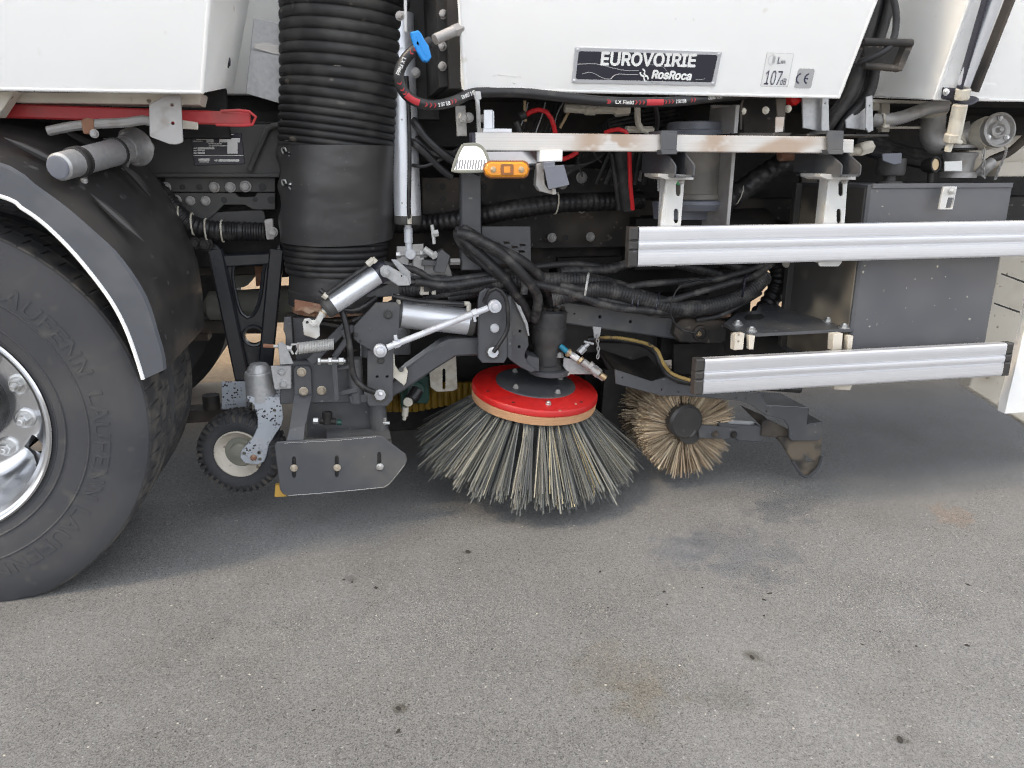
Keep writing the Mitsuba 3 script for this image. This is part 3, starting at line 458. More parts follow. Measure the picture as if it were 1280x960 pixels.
o = PT(805, 94); A('logo_arc', [put(prism(arc(cx*s1, cy*s1, 4.4*s1, 1.9*s1, a, b), .0006, .0001), o+N15*.0058, U1, V15, N15) for cx, cy, a, b in ((-4.6, -4.2, -5, 95), (3.6, 3.4, 175, 275), (.8, -4.4, -5, 95), (-1.8, 3.6, 175, 275), (-4.6, 3.0, 20, 80), (4.2, -3.0, 200, 260))], 'decal_white', npl)
for a in nums('722,62 898,67.5 890,104 717.5,100.5'): A('rivet', lathe(PT(*a)+N15*.004, N15, [(0, .005), (.002, .004), (.003, .001)], 14), 'foil', npl)
r7 = np.random.default_rng(7)
def crack(pts, w): 
    q = spline([PT(a, b)+N15*.0056 for a, b in nums(pts)], 40); q = q + np.outer(np.cumsum(r7.normal(0, .0007, 40))*.5, V15); return sweep(q, circ(w, 4))
A('flaked_edge', [crack('721,80 740,79 760,82 778,85 798,85', .0009), crack('727,92 738,90 752,97 762,99 770,93 797,93', .0009), crack('808,80 826,82 833,88', .0006), crack('812,101 822,102 828,99', .0008), crack('868,99 880,98', .0005)] + [quadT(s, .0056, .0006) for s in ('815,103 821,103 821,105 815,105', '832,103 849,103.4 849,106 832,105.4', '853,103.5 858,103.7 857,106.5 852,106')], 'foil', npl, kind='stuff')
nz = A('noise_label', quadT('959.2,66.3 991.7,67.3 984,108.2 951,107.2', .0012, .001), 'decal_white', cbl, 'white noise label reading LWA 107 dB')
A('label_edge', quadT('958.6,65.8 992.3,66.8 984.5,108.8 950.4,107.8', .0008, .0006), 'decal_grey', nz)
wordsT('107', 954.3, 105.5, 974.5, 106.3, s1*17.5, False, .0016, .0, 'letter', nz, 'number_107'); wordsT('dB', 974, 105.8, 981.5, 106, s1*8, False, .0016, 0, 'letter', nz, 'lettering_db')
wordsT('L', 971.2, 79.3, 974.8, 79.4, s1*8, True, .0016, 0, 'letter', nz, 'letter_l'); wordsT('WA', 975.2, 79.4, 981, 79.6, s1*4, False, .0016, 0, 'letter', nz, 'lettering_wa')
hx = [(math.cos(math.radians(90+60*i))*6.6*s1*.85, math.sin(math.radians(90+60*i))*6.6*s1) for i in range(7)]
o = PT(964.5, 74.8); A('hexagon_mark', [sweep(np.array([o+N15*.0016+U1*a+V15*b for a, b in hx]), circ(.0007, 4)), put(prism(np.array([(1*s1, -5*s1), (4.5*s1, -3*s1), (4.5*s1, 3.2*s1), (1*s1, 5*s1)]), .0005, .0001), o+N15*.0016, U1, V15, N15)], 'decal_grey', nz)
cl_ = A('ce_label', quadT('998,85.4 1018.5,86 1013.5,110.6 992.3,110', .0012, .001, .006), 'decal_grey', cbl, 'grey sticker with a CE mark')
ce(PT(1000.6, 98)+N15*.0012, U1, V15, N15, s1*14, 'letter', cl_, .0006)
A('scratch', [crack('616,93.5 650,94.2', .0004), crack('640,103 644,103.3', .0006), crack('843.5,22 844,24', .0006), crack('866,23 866.5,26', .0006)], 'decal_grey', cbl, kind='stuff')
A('bump_stop', [rod(PT(823, 120)+[0, .05, 0], PT(823, 124)+[0, .05, -.006], .008)], 'ivory', cbl)

# ---------------------------------------------------------------- white tank body on the right
a0, a1 = PT(1168, 124), PT(1212, 0); b0, b1 = PT(1700, 134), PT(1700, 10)
body('front_body_panel', (a0, a1), (np.array([b0[0], a0[1], a0[2]]), np.array([b0[0], a1[1], a1[2]])), .7, 'white_paint', 'white leaning body panel at the right edge')
def wedge(p0, p1, q0, q1):
    k = (2.9-p0[2])/(p1[2]-p0[2]); P1, Q1 = p0+(p1-p0)*k, q0+(q1-q0)*k; t = np.array([0, .02, 0]); r = [np.array([p0, q0, Q1, P1]), np.array([p0, q0, Q1, P1])+t]; return loft(r, True, True)
pq0, pq1 = P(1085, 121, .36), P(1120, 0, .30)
A('recessed_panel', [wedge(a0+[.004, .003, .0], a1+[.004, .003, 0], pq0, pq1), wedge(pq0, pq1, pq0+[-.3, .1, 0], pq1+[-.3, .1, 0])], 'white_paint', SW, 'recessed white panel in shade behind the cables', sm=False)
A('panel_ridge', [beam(a0+[0, -.002, 0], a1+[0, -.002, 0], .018, .006), ], 'white_paint', SW)
A('handle_recess', [quadT('1196,121 1236,122 1236,123.4 1196,122.4', .002, .002), quadT('1200,104 1246,105 1246,112 1200,111', .0015, .0015, .01)], 'white_paint', SW)
sg = A('sight_tube', [rod(PT(1244, -30)+N15*.03, PT(1196, 105)+N15*.03, S(0, 9), 20)], 'alu_tube', SW, 'slanting pale sight tube between two dark strips')
A('guard_strip', [beam(PT(1230.5, -30)+N15*.03, PT(1191, 108)+N15*.03, .008, .03), ], 'decal_black', sg); A('guard_strip', [beam(PT(1264, -30)+N15*.03, PT(1209, 112)+N15*.03, .012, .03)], 'chassis', sg)
A('tube_bracket', [quadT('1178,109 1196,110 1194,127 1176,123', .02, .02), rod(PT(1203, 124)+N15*.015, PT(1203, 127)+N15*.015, S(0, 16))], 'decal_black', sg); bolts('1182,115,4', -.02, 4, 'zinc', sg)
A('tube_nut', [rod(PT(1196, 108)+N15*.03, PT(1193, 122)+N15*.03, S(0, 10), 8), rod(PT(1192, 128)+N15*.03, PT(1183, 166)+N15*.035, S(0, 10), 20), rod(PT(1182, 163)+N15*.035, PT(1180, 174)+N15*.035, S(0, 11), 6), beam(PT(1175, 170)+N15*.045, PT(1189, 174)+N15*.045, .012, .012), rod(PT(1179, 174)+N15*.035, PT(1175, 186)+N15*.035, S(0, 5), 14)], 'ivory', sg, 'drain cock at the foot of the sight tube')

# ---------------------------------------------------------------- hydraulic hose with red marks and the blue tag
hp = [P(*a) for a in nums('577,34,-.01 556,43,-.035 538,52,-.05 522,60,-.06 508,72,-.06 499,90,-.06 502,110,-.055 516,125,-.05 540,131.5,-.04 566,127,-.02 590,117,.0 615,115.5,.02 650,116,.02 700,121,.01 750,126.5,.0 800,128,.0 850,126.5,.02 900,121,.06 950,117,.12')]
hh = A('hydraulic_hose', tube(hp[2:], S(0, 6.3), 14, 120), 'cable', SW, 'black hydraulic hose with red chevrons looping under the white cabinet')
A('hose_fitting', [rod(P(584, 32, .0), P(577, 35, -.01), S(0, 7), 18), rod(P(577, 35, -.01), P(567, 39, -.02), S(0, 7.6), 6), lathe(P(568, 38.5, -.02), P(541, 50, -.045)-P(568, 38, -.02), [(0, S(0, 5)), (.004, S(0, 6.2))]+[(.004+.0045*i_+d_, S(0, 6.4-.5*(d_ > .002))) for i_ in range(13) for d_ in (0, .003)]+[(.064, S(0, 6))], 20)], 'zinc_dull', hh)
A('hose_tag', [plate('513,40 523,37.5 527,42 531,50 536,57 539.5,71 537,75 534,77.5 529,76 523,67 518,58', -.085, .022, 1, .003, holes='523.5,54,2.6'), plate('519,45 522,44 534,68 532,71', -.0865, .003, 0, .001)], 'blue_tag', hh, 'bright blue plastic tag clipped round the hose')
hq = spline(hp[2:], 241); cum = np.r_[0, np.cumsum(np.linalg.norm(np.diff(hq, axis=0), axis=1))]
def at_hose(px, py): i = int(np.argmin([np.linalg.norm(np.array([640+F*((q-EYE)@_r)/((q-EYE)@_f)-px, 480-F*((q-EYE)@_u)/((q-EYE)@_f)-py])) for q in hq])); return i
def mark(px, py, text=None, L=6, mat_='print_red', flip=1):
    i = min(max(at_hose(px, py), 2), 238); q = hq[i]; tdir = unit(hq[i+2]-hq[i-2])*flip; nn = unit(EYE-q); nn = unit(nn-tdir*(nn@tdir)); up = np.cross(nn, tdir); o = q+nn*S(0, 6.4)
    if text:
        m = words(text, S(0, 4.2), o-up*S(0, 2.1)-tdir*S(0, L/2), tdir, up, nn, S(0, L), .0006, True); A('hose_print', m, mat_, hh, sm=False)
    else:
        k = S(0, 2.6); c = np.array([(-.5, 1), (.1, 1), (.9, 0), (.1, -1), (-.5, -1), (.3, 0)])*k
        A('chevron', put(prism(c, .0005, .0001), o, tdir, up, nn), mat_, hh, sm=False)
for a in nums('514,66 518,63 500,103 503,110 506,115 530,130 535,131 540,132 562,128 566,127.5 757,126.5 761,127 793,128 797,128 801,128 829,127.5 833,127 837,126.5 860,125.5 864,125'): mark(*a)
def band_(x0, y0, x1, y1):
    i, j = sorted((at_hose(x0, y0), at_hose(x1, y1))); rows = []
    for k in range(i, j+1):
        q = hq[k]; t = unit(hq[min(k+1, 240)]-hq[k-1]); nn = unit(EYE-q); nn = unit(nn-t*(nn@t)); up = np.cross(nn, t)
        rows.append(np.array([q+(nn*math.cos(a)+up*math.sin(a))*S(0, 6.5) for a in np.linspace(-.62, .62, 6)]))
    A('red_band', loft(rows, False), 'print_red', hh, sm=True)
band_(508, 119, 524, 128); band_(805, 128, 826, 127.5)
mark(501, 84, 'LX Field', 20, 'decal_white'); mark(552, 130.5, '2 SC 3/8', 16, 'decal_white'); mark(583, 121, 'EN 857 2 SC', 20, 'decal_white'); mark(779, 127.6, 'LX Field', 24, 'decal_white'); mark(848, 126.7, '2 SC 3/8', 16, 'decal_white'); mark(890, 122.5, 'EN 857 2 SC', 24, 'decal_white')
A('hose_hanger', [tb('594,117,-.01 597,128,-.015 598,150,.0 599,165,.02', .006, n=8), plate('593,114 601,114 602,124 596,126', -.02, .01, 1)], 'galvanised', SW)

# ---------------------------------------------------------------- top bar, lamps
tbk = A('top_bar', [sweep(np.array([P(592.5, 177, .04), P(1036, 181.5, .04)]), [(a*.030, b*S(.03, 10.8)) for a, b in ((1, .9), (.9, 1), (-.9, 1), (-1, .9), (-1, .12), (-.9, .06), (-.9, -.06), (-1, -.12), (-1, -.9), (-.9, -1), (.9, -1), (1, -.9))], True, np.array([0, 0, 1.]))], 'alu_bar', SW, 'long square aluminium bar with brown stains below the cabinet')
A('end_plug', box(P(587.5, 0, .02)[0], P(592.3, 0, .02)[0], .012, .07, P(590, 188.5, .02)[2], P(590, 165.5, .02)[2]), 'decal_black', tbk)
A('bar_end', plate('1052,173.5 1068,174.5 1067,191.5 1050,191', .02, .05, 0, .002), 'alu_bar', tbk)
def carrier(x, tag):
    k = group('bar_bracket', tag)
    A('clamp', [plate(f'{x-11},163 {x+9},163.5 {x+9},167.5 {x-11},167', -.0, .10, 0), plate(f'{x-12},166 {x+9},166.5 {x+8},188 {x-11},187.5', -.004, .006), plate(f'{x-12},187 {x+9},188 {x+8},193 {x-10},193', -.02, .05)], 'grey_paint', k)
    zr = P(x, 201, 0)[2]
    for dx in (8, 31.5):
        A('cheek', put(prism(np.array([(-.14, .025), (.045, .025), (.112, -.008), (.12, -.014), (.12, -.040), (.112, -.046), (-.14, -.034)]), .006), [P(x+dx, 210, -.05)[0], .07, zr], (0, -1, 0), (0, 0, 1), (1, 0, 0)), 'grey_paint', k)
    A('shelf', box(P(x+8, 210, -.05)[0], P(x+31.5, 210, -.05)[0]-.007, -.045, .2, zr-.046, zr-.040, .001), 'grey_paint', k)
    return k
for x, xs, (x0, x1, x2, x3), tg in ((838, 0, (831, 858, 848, 822), 'dark grey bracket clamped to the stained bar, left one'), (1046, 0, (1034, 1062, 1052, 1026), 'dark grey bracket clamped to the stained bar, right one')):
    k = carrier(x, tg); Yh = .035
    hd = plate(f'{x0-8},217 {x0+36},219 {x0+36},225 {x0+2},224.5 {x0-8},221', -.005, .11, 0); w = x2-x0
    dx = (x3-x0)/115
    hg = A('slotted_hanger', [hd, plate(f'{x0+2},222 {x1-2},222 {x1-2+dx*108},328 {x1-6+dx*108},333 {x0+dx*108-1},333 {x0+dx*108-3},330', Yh, .006, 0, .001, slots=[slot(x0+18+dx*t, 222+t, 6, 18) for t in (14, 48, 92)]),
         put(prism(np.array([(0, .0), (.05, 0), (.05, -.26), (0, -.26)]), .005), [P(x0+2, 222, Yh)[0], Yh, P(x0, 223, Yh)[2]], (0, 1, 0), (0, 0, 1), (-1, 0, 0))], 'galv_bright', SW, 'slotted galvanised hanger behind the upper side rail')
    A('bolt', bolt(P(x0+14, 214, .04), (0, 0, 1), .009), 'chassis_dark', hg, sm=25); A('bolt', bolt(P(x1-6, 226, .03), (0, -1, 0), .008), 'zinc_dull', hg, sm=25)
A('label_tag', plate('825,240 835,238 836,256 826,257', .10, .004, 1), 'green', SW)
# work lamp at the left end of the bar
wl = A('work_lamp', [loft([np.array([P(*a) for a in nums(s)]) for s in ('604,189,.12 668,189,.10 680,205,.10 616,207,.12', '590,190,.01 652,189.5,.0 665,204,.0 604,214,.01')], True, True)], 'foil', SW, 'lit white work lamp in a metal housing at the left end of the bar')
A('lamp_rim', [sweep(spline([P(*a) for a in nums('579,181,.0 573,192,-.0 567,209,.0 569,214,.0 605,213.5,.0 612,208,.0 605,188,.0 596,181,.0 579,181,.0')], 60), circ(.0045, 8))], 'grey_green', wl)
A('diffuser', plate('579,183 594,182.5 606,190 612,207 604,212 569,213 568,208 573,193', .004, .008, 1, .002), 'decal_white', wl)
scene[wl+'__diffuser']['emitter'] = {'type': 'area', 'radiance': {'type': 'rgb', 'value': [.42, .43, .41]}}
A('lens_rib', [beam(P(572+3.4*k, 199-2*0, -.002), P(570+3.4*k, 212, -.002), .0016, .001) for k in range(11)], 'decal_grey', wl, kind='stuff')
am = A('marker_lamp', plate('613,200.5 655,200.5 660,203 663,211.5 660,220.5 655,223 613,223 607,220 604,211.5 607,203.5', -.012, .012, 3, .003), 'amber_dark', SW, 'orange oval side marker lamp below the bar')
A('marker_lens', plate('614,202.5 654,202.5 659,205 661.5,211.5 659,219 654,221 614,221 608.5,218.5 606,211.5 608.5,205', -.020, .010, 4, .005), 'amber', am)
A('lens_centre', [plate('626,205 642,205 642,219 626,219', -.0222, .003, 2, .001)], 'amber_dark', am); A('lens_mark', [plate('630,208 638,208 638,216 630,216', -.0235, .002, 1, .0005)], 'amber', am)
for x in (616.5, 651.5): A('screw', [bp(x, 212, -.0205, 3.2, washer=1.2)], 'brass', am, sm=25)
A('lamp_wire', tb('660,212,.0 672,209,.05 680,206,.06', .004), 'cable', am)
sb = A('sensor_box', [plate('676,188 704,187.5 703,202 676,202.5', -.0, .05, 1, .003)], 'decal_white', SW, 'small white box with a grey square flap under the bar')
A('flap', [plate('680,208 705,206 712,231 686,237', -.02, .004, 1, .001), plate('679,203 694,202 694,210 680,211', -.018, .02, 0)], 'sensor_grey', sb)
A('sensor_clip', [noisy(plate('671,205 679,203 681,230 686,238 697,239 690,243 675,239 670,232', .01, .03, 1), .001, 90), rod(P(692, 236, .0), P(693, 243, .0), .006)], 'zinc_dull', sb)
A('loop_bracket', [plate('605,137 616,137 616,161 605,161', .02, .006, 1), plate('604,160 640,161 640,166 604,166', .01, .07, 0), plate('616,137 618,140 618,160 616,161', .03, .04)], 'alu_tube', SW, 'small silver strap standing on the bar')
sc_ = A('spring_clip', plate('570,132 582,132 584,170 572,170', .14, .02), 'zinc_dull', SW); bolts('604,148,4 586,147,5 578,148,6', .12, 4, 'zinc_dull', sc_)

# ---------------------------------------------------------------- behind the bar: frame, wiring, filter
A('backing_wall', [box(.0, 2.9, .92, .945, 1.02, 1.46), box(.24, 1.45, .60, .64, 1.25, 1.60)], 'chassis_dark', SW)
ins = A('inner_frame', [plate('528,222 600,222 600,270 528,270', .62, .03, 0), plate('586,200 790,214 790,262 586,256', .66, .03), plate('600,262 800,236 800,308 600,312', .70, .03)], 'chassis', SW, 'dirty inner frame panel with holes and bolts')
bolts('690,297,5 738,296,5 727,262,4 703,230,5.5 727,222,6 802,220,6', .655, 5, 'zinc_dull', ins)
A('bolt_hole', [lathe(P(x, y, Yq), (0, -1, 0), [(-.002, S(.62, k)), (.0012, S(.62, k)), (.0014, S(.62, k*.5))], 14) for x, y, k, Yq in nums('536,233,4,.617 553,233,4,.617 554,249,3.5,.617 605,249,4,.655 624,249,4,.655 605,234,4,.655 653,234,4,.655 707,297,4,.697')], 'hub_black', ins, kind='stuff')
A('post', [plate('577,186 601,186 602,338 577,338', .40, .05, 0, .003)], 'grey_paint', SW, 'upright grey post under the work lamp'); A('vent_plate', plate('602,283 663,283 664,330 603,330', .42, .006, 1, .001, slots=[[(x-4, y-2), (x+3.5, y-1.4), (x+4.5, y+1.2), (x-3, y+1.6)] for x, y in ((633, 303.5), (643, 309), (653, 306.5), (633, 312.5), (643, 318), (652, 314.5), (653, 324))]+[[(621.5, 303), (625, 303), (625, 314), (621.5, 314)]]), 'grey_paint', SW, 'dark grey plate with seven slots')
A('convoluted_hose', [tb('490,280,.60 540,279,.58 600,270,.50 640,262,.47 700,254,.48 760,252,.52 800,250,.58', S(.5, 12.5), n=18, ribs=.022, depth=.07)], 'cable', SW, 'thick black spiral wrapped hose running along the frame')
A('cable_tie', [tube([P(x, y, .48)+np.array([math.sin(t)*.004, math.cos(t)*.037, math.sin(t)*.037]) for t in np.linspace(0, 6.2, 16)], .0028, n=6) for x, y in nums('695,254')], 'ivory', SW)
r9 = np.random.default_rng(9)
# thin black leads hanging in a fan behind the bar, coiled bundle below
for i in range(10):
    x = 650+i*5.5; A('thin_lead', tb(f'{x+10},128,.40 {x+4+r9.uniform(-3,3)},145,.38 {x-2},165,.36 {x-8},190,.36', .0022, n=6), 'rod_white' if i % 4 == 0 else 'cable', SW)
for i in range(8): A('coiled_cable', tb(f'{760-i*3},{150+i*2},.34 {763-i*5},{180+i},.30 {745-i*4},{204+i*1.6-4},.26 {720-i*2},{215+i*2.0-8},.24 {695},{217+i*2.6-10},.24 {668},{214+i*2-8},.26', .0048, n=8), 'cable', SW)
A('cable_tie', [tb('722,196,.225 724,208,.22 728,221,.225', .003, n=6), tb('740,186,.25 745,196,.245 752,203,.25', .003, n=6)], 'cable', SW)
for i in range(7): A('dark_cable', tb(f'{800+i*6},136,.5 {790+i*5},{150+i*2},.48 {770+i*8},{175+i*3},.46 {745+i*12},{230},.5', .007+.002*(i % 3), n=8), 'cable', SW)
for i in range(5): A('dark_cable', tb(f'{840+i*4},{134+i*4},.42 {800+i*8},{140+i*4},.42 {760-i*5},{150+i*5},.42 {745-i*14},{170+i*4},.45', .006, n=8), 'cable', SW)
A('red_lead', tb('657,144,.20 668,138,.18 680,138,.17 689,148,.17 694,166,.18 696,190,.20 701,199,.20 712,196,.20 722,190,.2', S(.2, 3), n=10), 'red_cable', SW, 'red lead arching behind the bar on the left'); A('red_lead', tb('756,166,.20 768,162,.18 780,163,.17 786,172,.17 787,195,.18 788,230,.20 791,262,.22', S(.2, 2.8), n=10), 'red_cable', SW, 'red lead hanging down past the bar on the right')
A('plug', [rod(P(649, 146, .2), P(657, 143, .2), .013), rod(P(645, 152, .2), P(652, 170, .2), .010)], 'cable', SW)
A('steel_pipe', [tb('706,135,.30 740,137,.30 780,137,.30', S(.3, 5.5))], 'ivory', SW); A('pipe_collar', rod(P(768, 137, .3), P(786, 135, .3), S(.3, 9), 8), 'ivory', SW); A('pipe_collar', rod(P(731, 137, .3), P(744, 137, .3), S(.3, 7), 14), 'ivory', SW)
A('steel_pipe', tb('797,132,.28 797,150,.28 800,160,.28 808,164,.28 822,163,.28', S(.28, 4)), 'ivory', SW, 'thin cream bent pipe'); A('steel_pipe', tb('782,162,.30 815,162,.30', S(.28, 4.5)), 'ivory', SW)
A('brass_rod', tb('715,130,.33 708,145,.33 700,160,.33', .005), 'brass', SW); A('brass_rod', tb('656,126,.33 656,140,.33 657,152,.33', .005), 'brass', SW); A('lead_rubber', tb('818,112,.04 820,135,.08 822,150,.12 820,166,.16', S(.1, 3)), 'cable', SW)
A('dirty_hose', [noisy(tb('776,168,.27 776,190,.25 780,220,.26 785,262,.28', S(.27, 9), n=14, seg=50), .004, 60)], 'hose_rubber', SW); A('dirty_hose', [noisy(tb('765,192,.28 769,220,.28 775,262,.3', S(.27, 4), n=10, seg=40), .003, 60)], 'hose_rubber', SW)
# canister with the blue grey lid
fc = P(867, 180, .30); ff = A('filter_canister', [lathe(P(868, 250, .30), (0, 0, 1), [(0, S(.3, 36)), (.005, S(.3, 40)), (.02, S(.3, 40)), (.022, S(.3, 37)), (.17, S(.3, 37)), (.172, S(.3, 38))], 36)], 'dusty_grey', SW, 'grey filter canister with a blue grey lid behind the bar')
A('lid', [noisy(lathe(P(868, 172, .30), (0, 0, 1), [(0, S(.3, 40)), (.02, S(.3, 41)), (.024, S(.3, 37)), (.045, S(.3, 36)), (.048, S(.3, 33))], 40), .0015, 40)], 'sensor_grey', ff)
A('base_ring', [lathe(P(868, 262, .30), (0, 0, 1), [(0, S(.3, 40)), (.02, S(.3, 46)), (.03, S(.3, 46)), (.034, S(.3, 40))], 30), plate('822,252 910,252 908,275 824,275', .28, .05, 2)], 'sensor_grey', ff)
A('sticker', [plate('822,222 838,224 838,240 822,239', .135, .002)], 'decal_grey', ff); A('sticker', [plate('826,222 832,221 832,240 826,241', .128, .002)], 'green', ff); A('sticker', plate('846,219 852,219 851,232 845,231', .122, .002), 'green', ff)
ap = A('angle_post', [plate('889,131 925,131 908,320 896,320', .32, .006), plate('920,131 925,131 908,330 904,330', .14, .18, 0, .001)], 'zinc_dull', SW, 'grey steel angle post beside the canister')
bolts('916,138,4 906,224,3', .31, 4, 'zinc_dull', ap)
cbk = A('c_bracket', [tb('926,162,.10 927,128,.10 931,122,.10 975,121,.10', .004, n=8), plate('927,124 975,124 972,168 930,168', .30, .01), plate('971,123 983,123 981,164 978,168 968,168 966,165 972,160', .08, .006), plate('925,166 990,166 985,172 925,172', .05, .2)], 'chassis', SW, 'dark box bracket with a pale tab under the cabinet corner')
A('tab', plate('970,146 981,146 979,165 969,166', .075, .004, 1), 'alu_bar', cbk); bolts('957,138,4 929,139,3.5 985,136,4', .10, 4, 'ivory', cbk)
A('red_knob', [lathe(P(986, 126, .16), (.3, -.6, .2), [(0, .018), (.02, .022), (.035, .016)], 14)], 'red_disc', cbk, 'small red knob under the cabinet corner')
A('stay_plate', [plate('1028,118 1036,118 1037,165 1032,167 1027,163', .10, .005, 1, holes='1031.5,129,1.2'), plate('1003,120 1029,118 1028,165 1004,160', .12, .006)], 'galvanised', SW, 'galvanised channel stay left of the cable bundle'); A('stay_plate', [plate('1083,121 1091,119 1092,163 1086,166 1082,160', .10, .005, 1, holes='1087,132,1.2'), plate('1057,150 1083,126 1082,163 1058,160', .13, .006)], 'galvanised', SW, 'galvanised channel stay right of the cable bundle')
A('support_plate', [slab([np.array([P(1000, 166, .1)[0], .06, P(1036, 168, .1)[2]]), np.array([P(1100, 172, .1)[0], .06, P(1036, 168, .1)[2]]), np.array([P(1100, 172, .1)[0], .40, P(1036, 168, .1)[2]]), np.array([P(1000, 166, .1)[0], .4, P(1036, 168, .1)[2]])], .006)], 'chassis', SW)
# thick hoses coming down between cabinet and right body, roller guide
for i, (a, b, c, d) in enumerate(((1096, 1080, 1050, 1038), (1102, 1086, 1058, 1042), (1108, 1091, 1066, 1048), (1114, 1097, 1074, 1054), (1100, 1083, 1054, 1033), (1090, 1074, 1046, 1030))):
    Yb = .13+.03*(i % 3); A('thick_hose', tb(f'{a},-60,{Yb} {a-1},0,{Yb} {b},60,{Yb} {c+14},115,{Yb} {d+4},150,{Yb+.02} {d-12},175,{Yb+.05}', S(.15, 6.5), n=12), 'hose_rubber', SW)
A('thick_hose', tb('1112,-20,.05 1120,15,.03 1118,45,.02 1108,62,.0 1085,74,.02 1068,80,.05', S(.02, 4.5), n=12), 'hose_rubber', SW, 'hose with a worn pinkish patch at the roller guide')
rg = A('roller_guide', [plate('1069,45 1078,47 1080,60 1071,80 1060,78', .02, .015, 1), plate('1136,50 1143,54 1128,89 1121,87', -.0, .03, 1), rod(P(1078, 52, .0), P(1140, 54, .0), S(0, 5), 18), rod(P(1080, 82, .02), P(1124, 86, .01), S(0, 4.5), 18), plate('1080,54 1138,54 1126,86 1080,82', .10, .01)], 'chassis', SW, 'black roller guide bracket holding the hoses')

# ---------------------------------------------------------------- side guard rails
def guard(x0, yt, yb, x1, mat_='alu_rail', label=None, caps=(1, 1)):
    a, b = P(x0, (yt[0]+yb[0])/2, 0), P(x1, (yt[1]+yb[1])/2, 0); z = (a[2]+b[2])/2; h = .058
    fr = [(0, h-.006), (.003, h-.001), (.008, h)]; g = lambda zc: [(.0, zc+.004), (.006, zc+.0028), (.006, zc-.0028), (.0, zc-.004)]
    sec = [(.030, h), (.008, h), (.003, h-.001), (0, h-.006)] + [(-.001, .042)] + [(0, .024)] + g(.017) + [(-.0015, .004)] + g(-.011) + [(0, -.02), (-.001, -.04), (.0, -h+.006), (.003, -h+.001), (.008, -h), (.030, -h)]
    v = np.array(sec); v = np.c_[v[:, 0], v[:, 1]]; n = len(v)
    r = lambda x: np.c_[np.full(n, x), v[:, 0], v[:, 1]+z]
    k = A('guard_rail', loft([r(a[0]), r(b[0])], True, True), mat_, SW, label, sm=20)
    for s, on, x in ((-1, caps[0], a[0]), (1, caps[1], b[0])):
        if on:
            c = [box(min(x, x+s*.030), max(x, x+s*.030), -.001-.0006*i, .032, z+z0, z+z1, .005) for i, (z0, z1) in enumerate(((.019, .0585), (-.008, .018), (-.0585, -.009)))]
            A('end_cap', c+[box(min(x, x+s*.027), max(x, x+s*.027), .004, .030, z-.056, z+.056, .003)], 'black_plastic', k)
    return k
g1 = guard(799, (265, 265), (320, 320), 2100, label='upper silver aluminium guard rail with two grooves'); g2 = guard(881, (438.5, 438.5), (482, 482), 1254, label='lower silver aluminium guard rail between two black end caps')
A('bolt_slot', box(P(1015, 0, 0)[0], P(1030, 0, 0)[0], -.0005, .02, P(0, 312, .0)[2]-.03, P(0, 312, 0)[2]-.026), 'hub_black', g1)
lt = A('slotted_latch', plate('1180,233 1197,233 1191,262 1174,262', .06, .008, 1, .0015, slots=[[(1185, 247), (1193, 247), (1190, 260), (1182, 260)]]), 'galv_bright', SW, 'small slotted latch on the front of the tank'); A('latch_hook', plate('1172,311 1184,312 1187,318 1174,318', .07, .012), 'black_plastic', SW); bolts('1190,239,4', .055, 4, 'zinc', lt)
for x in (932, 1055):
    for m_ in (plate(f'{x-13},418 {x-1},417 {x-3},437 {x-14},438', .05, .03, 0), plate(f'{x+5},420 {x+12},420 {x+10},437 {x+5},437', .05, .02), plate(f'{x-12},480 {x+12},478 {x+8},488 {x-12},487', .02, .02, 0)): A('rail_foot', m_, 'cream_paint', SW)
# ---------------------------------------------------------------- tank
tz1, tz0 = P(1087, 231, .10)[2], P(1063, 428, .10)[2]-.12; tx0 = P(1087, 231, .10)[0]; tx1 = P(1268, 229, .10)[0]
tk = A('tank', [box(tx0, tx1, .10, .52, tz0, tz1, .008)], 'tank_paint', SW, 'dark grey metal tank behind the guard rails')
A('tank_side', [box(tx0-.004, tx0, .115, .51, tz0+.02, tz1-.01, .001)], 'tank_dirty', tk, 'dirty brown stained side of the tank')
A('tank_flange', [box(tx0-.03, tx0-.0045, .475, .50, tz0+.02, tz1-.004, .002)], 'panel_grey', tk); A('bolt', bolt([tx0-.034, .485, P(997, 331, .45)[2]], (-1, -.3, 0), .012), 'ivory', tk, sm=25)
A('weld_edge', [box(tx0+.008, tx1-.008, .094, .0995, tz1-.012, tz1+.004, .002)], 'tank_paint', tk)
A('chip', [lathe(P(x, y, .0995), (0, -1, 0), [(0, S(.1, k)), (.0012, S(.1, k*.6))], 6) for x, y, k in nums('1103,258,1.2 1128,292,.8 1133,360,1 1144,349,1 1165,348,1.2 1172,333,2 1170,323,1.6 1182,346,1.2 1187,373,.9 1209,371,1.6 1212,399,2.2 1132,385,.9 1087,408,1.6 1096,406,1 1084,399,1 1168,382,1 1079,340,2 1081,332,1.4')], 'stone_pale', tk, kind='stuff')
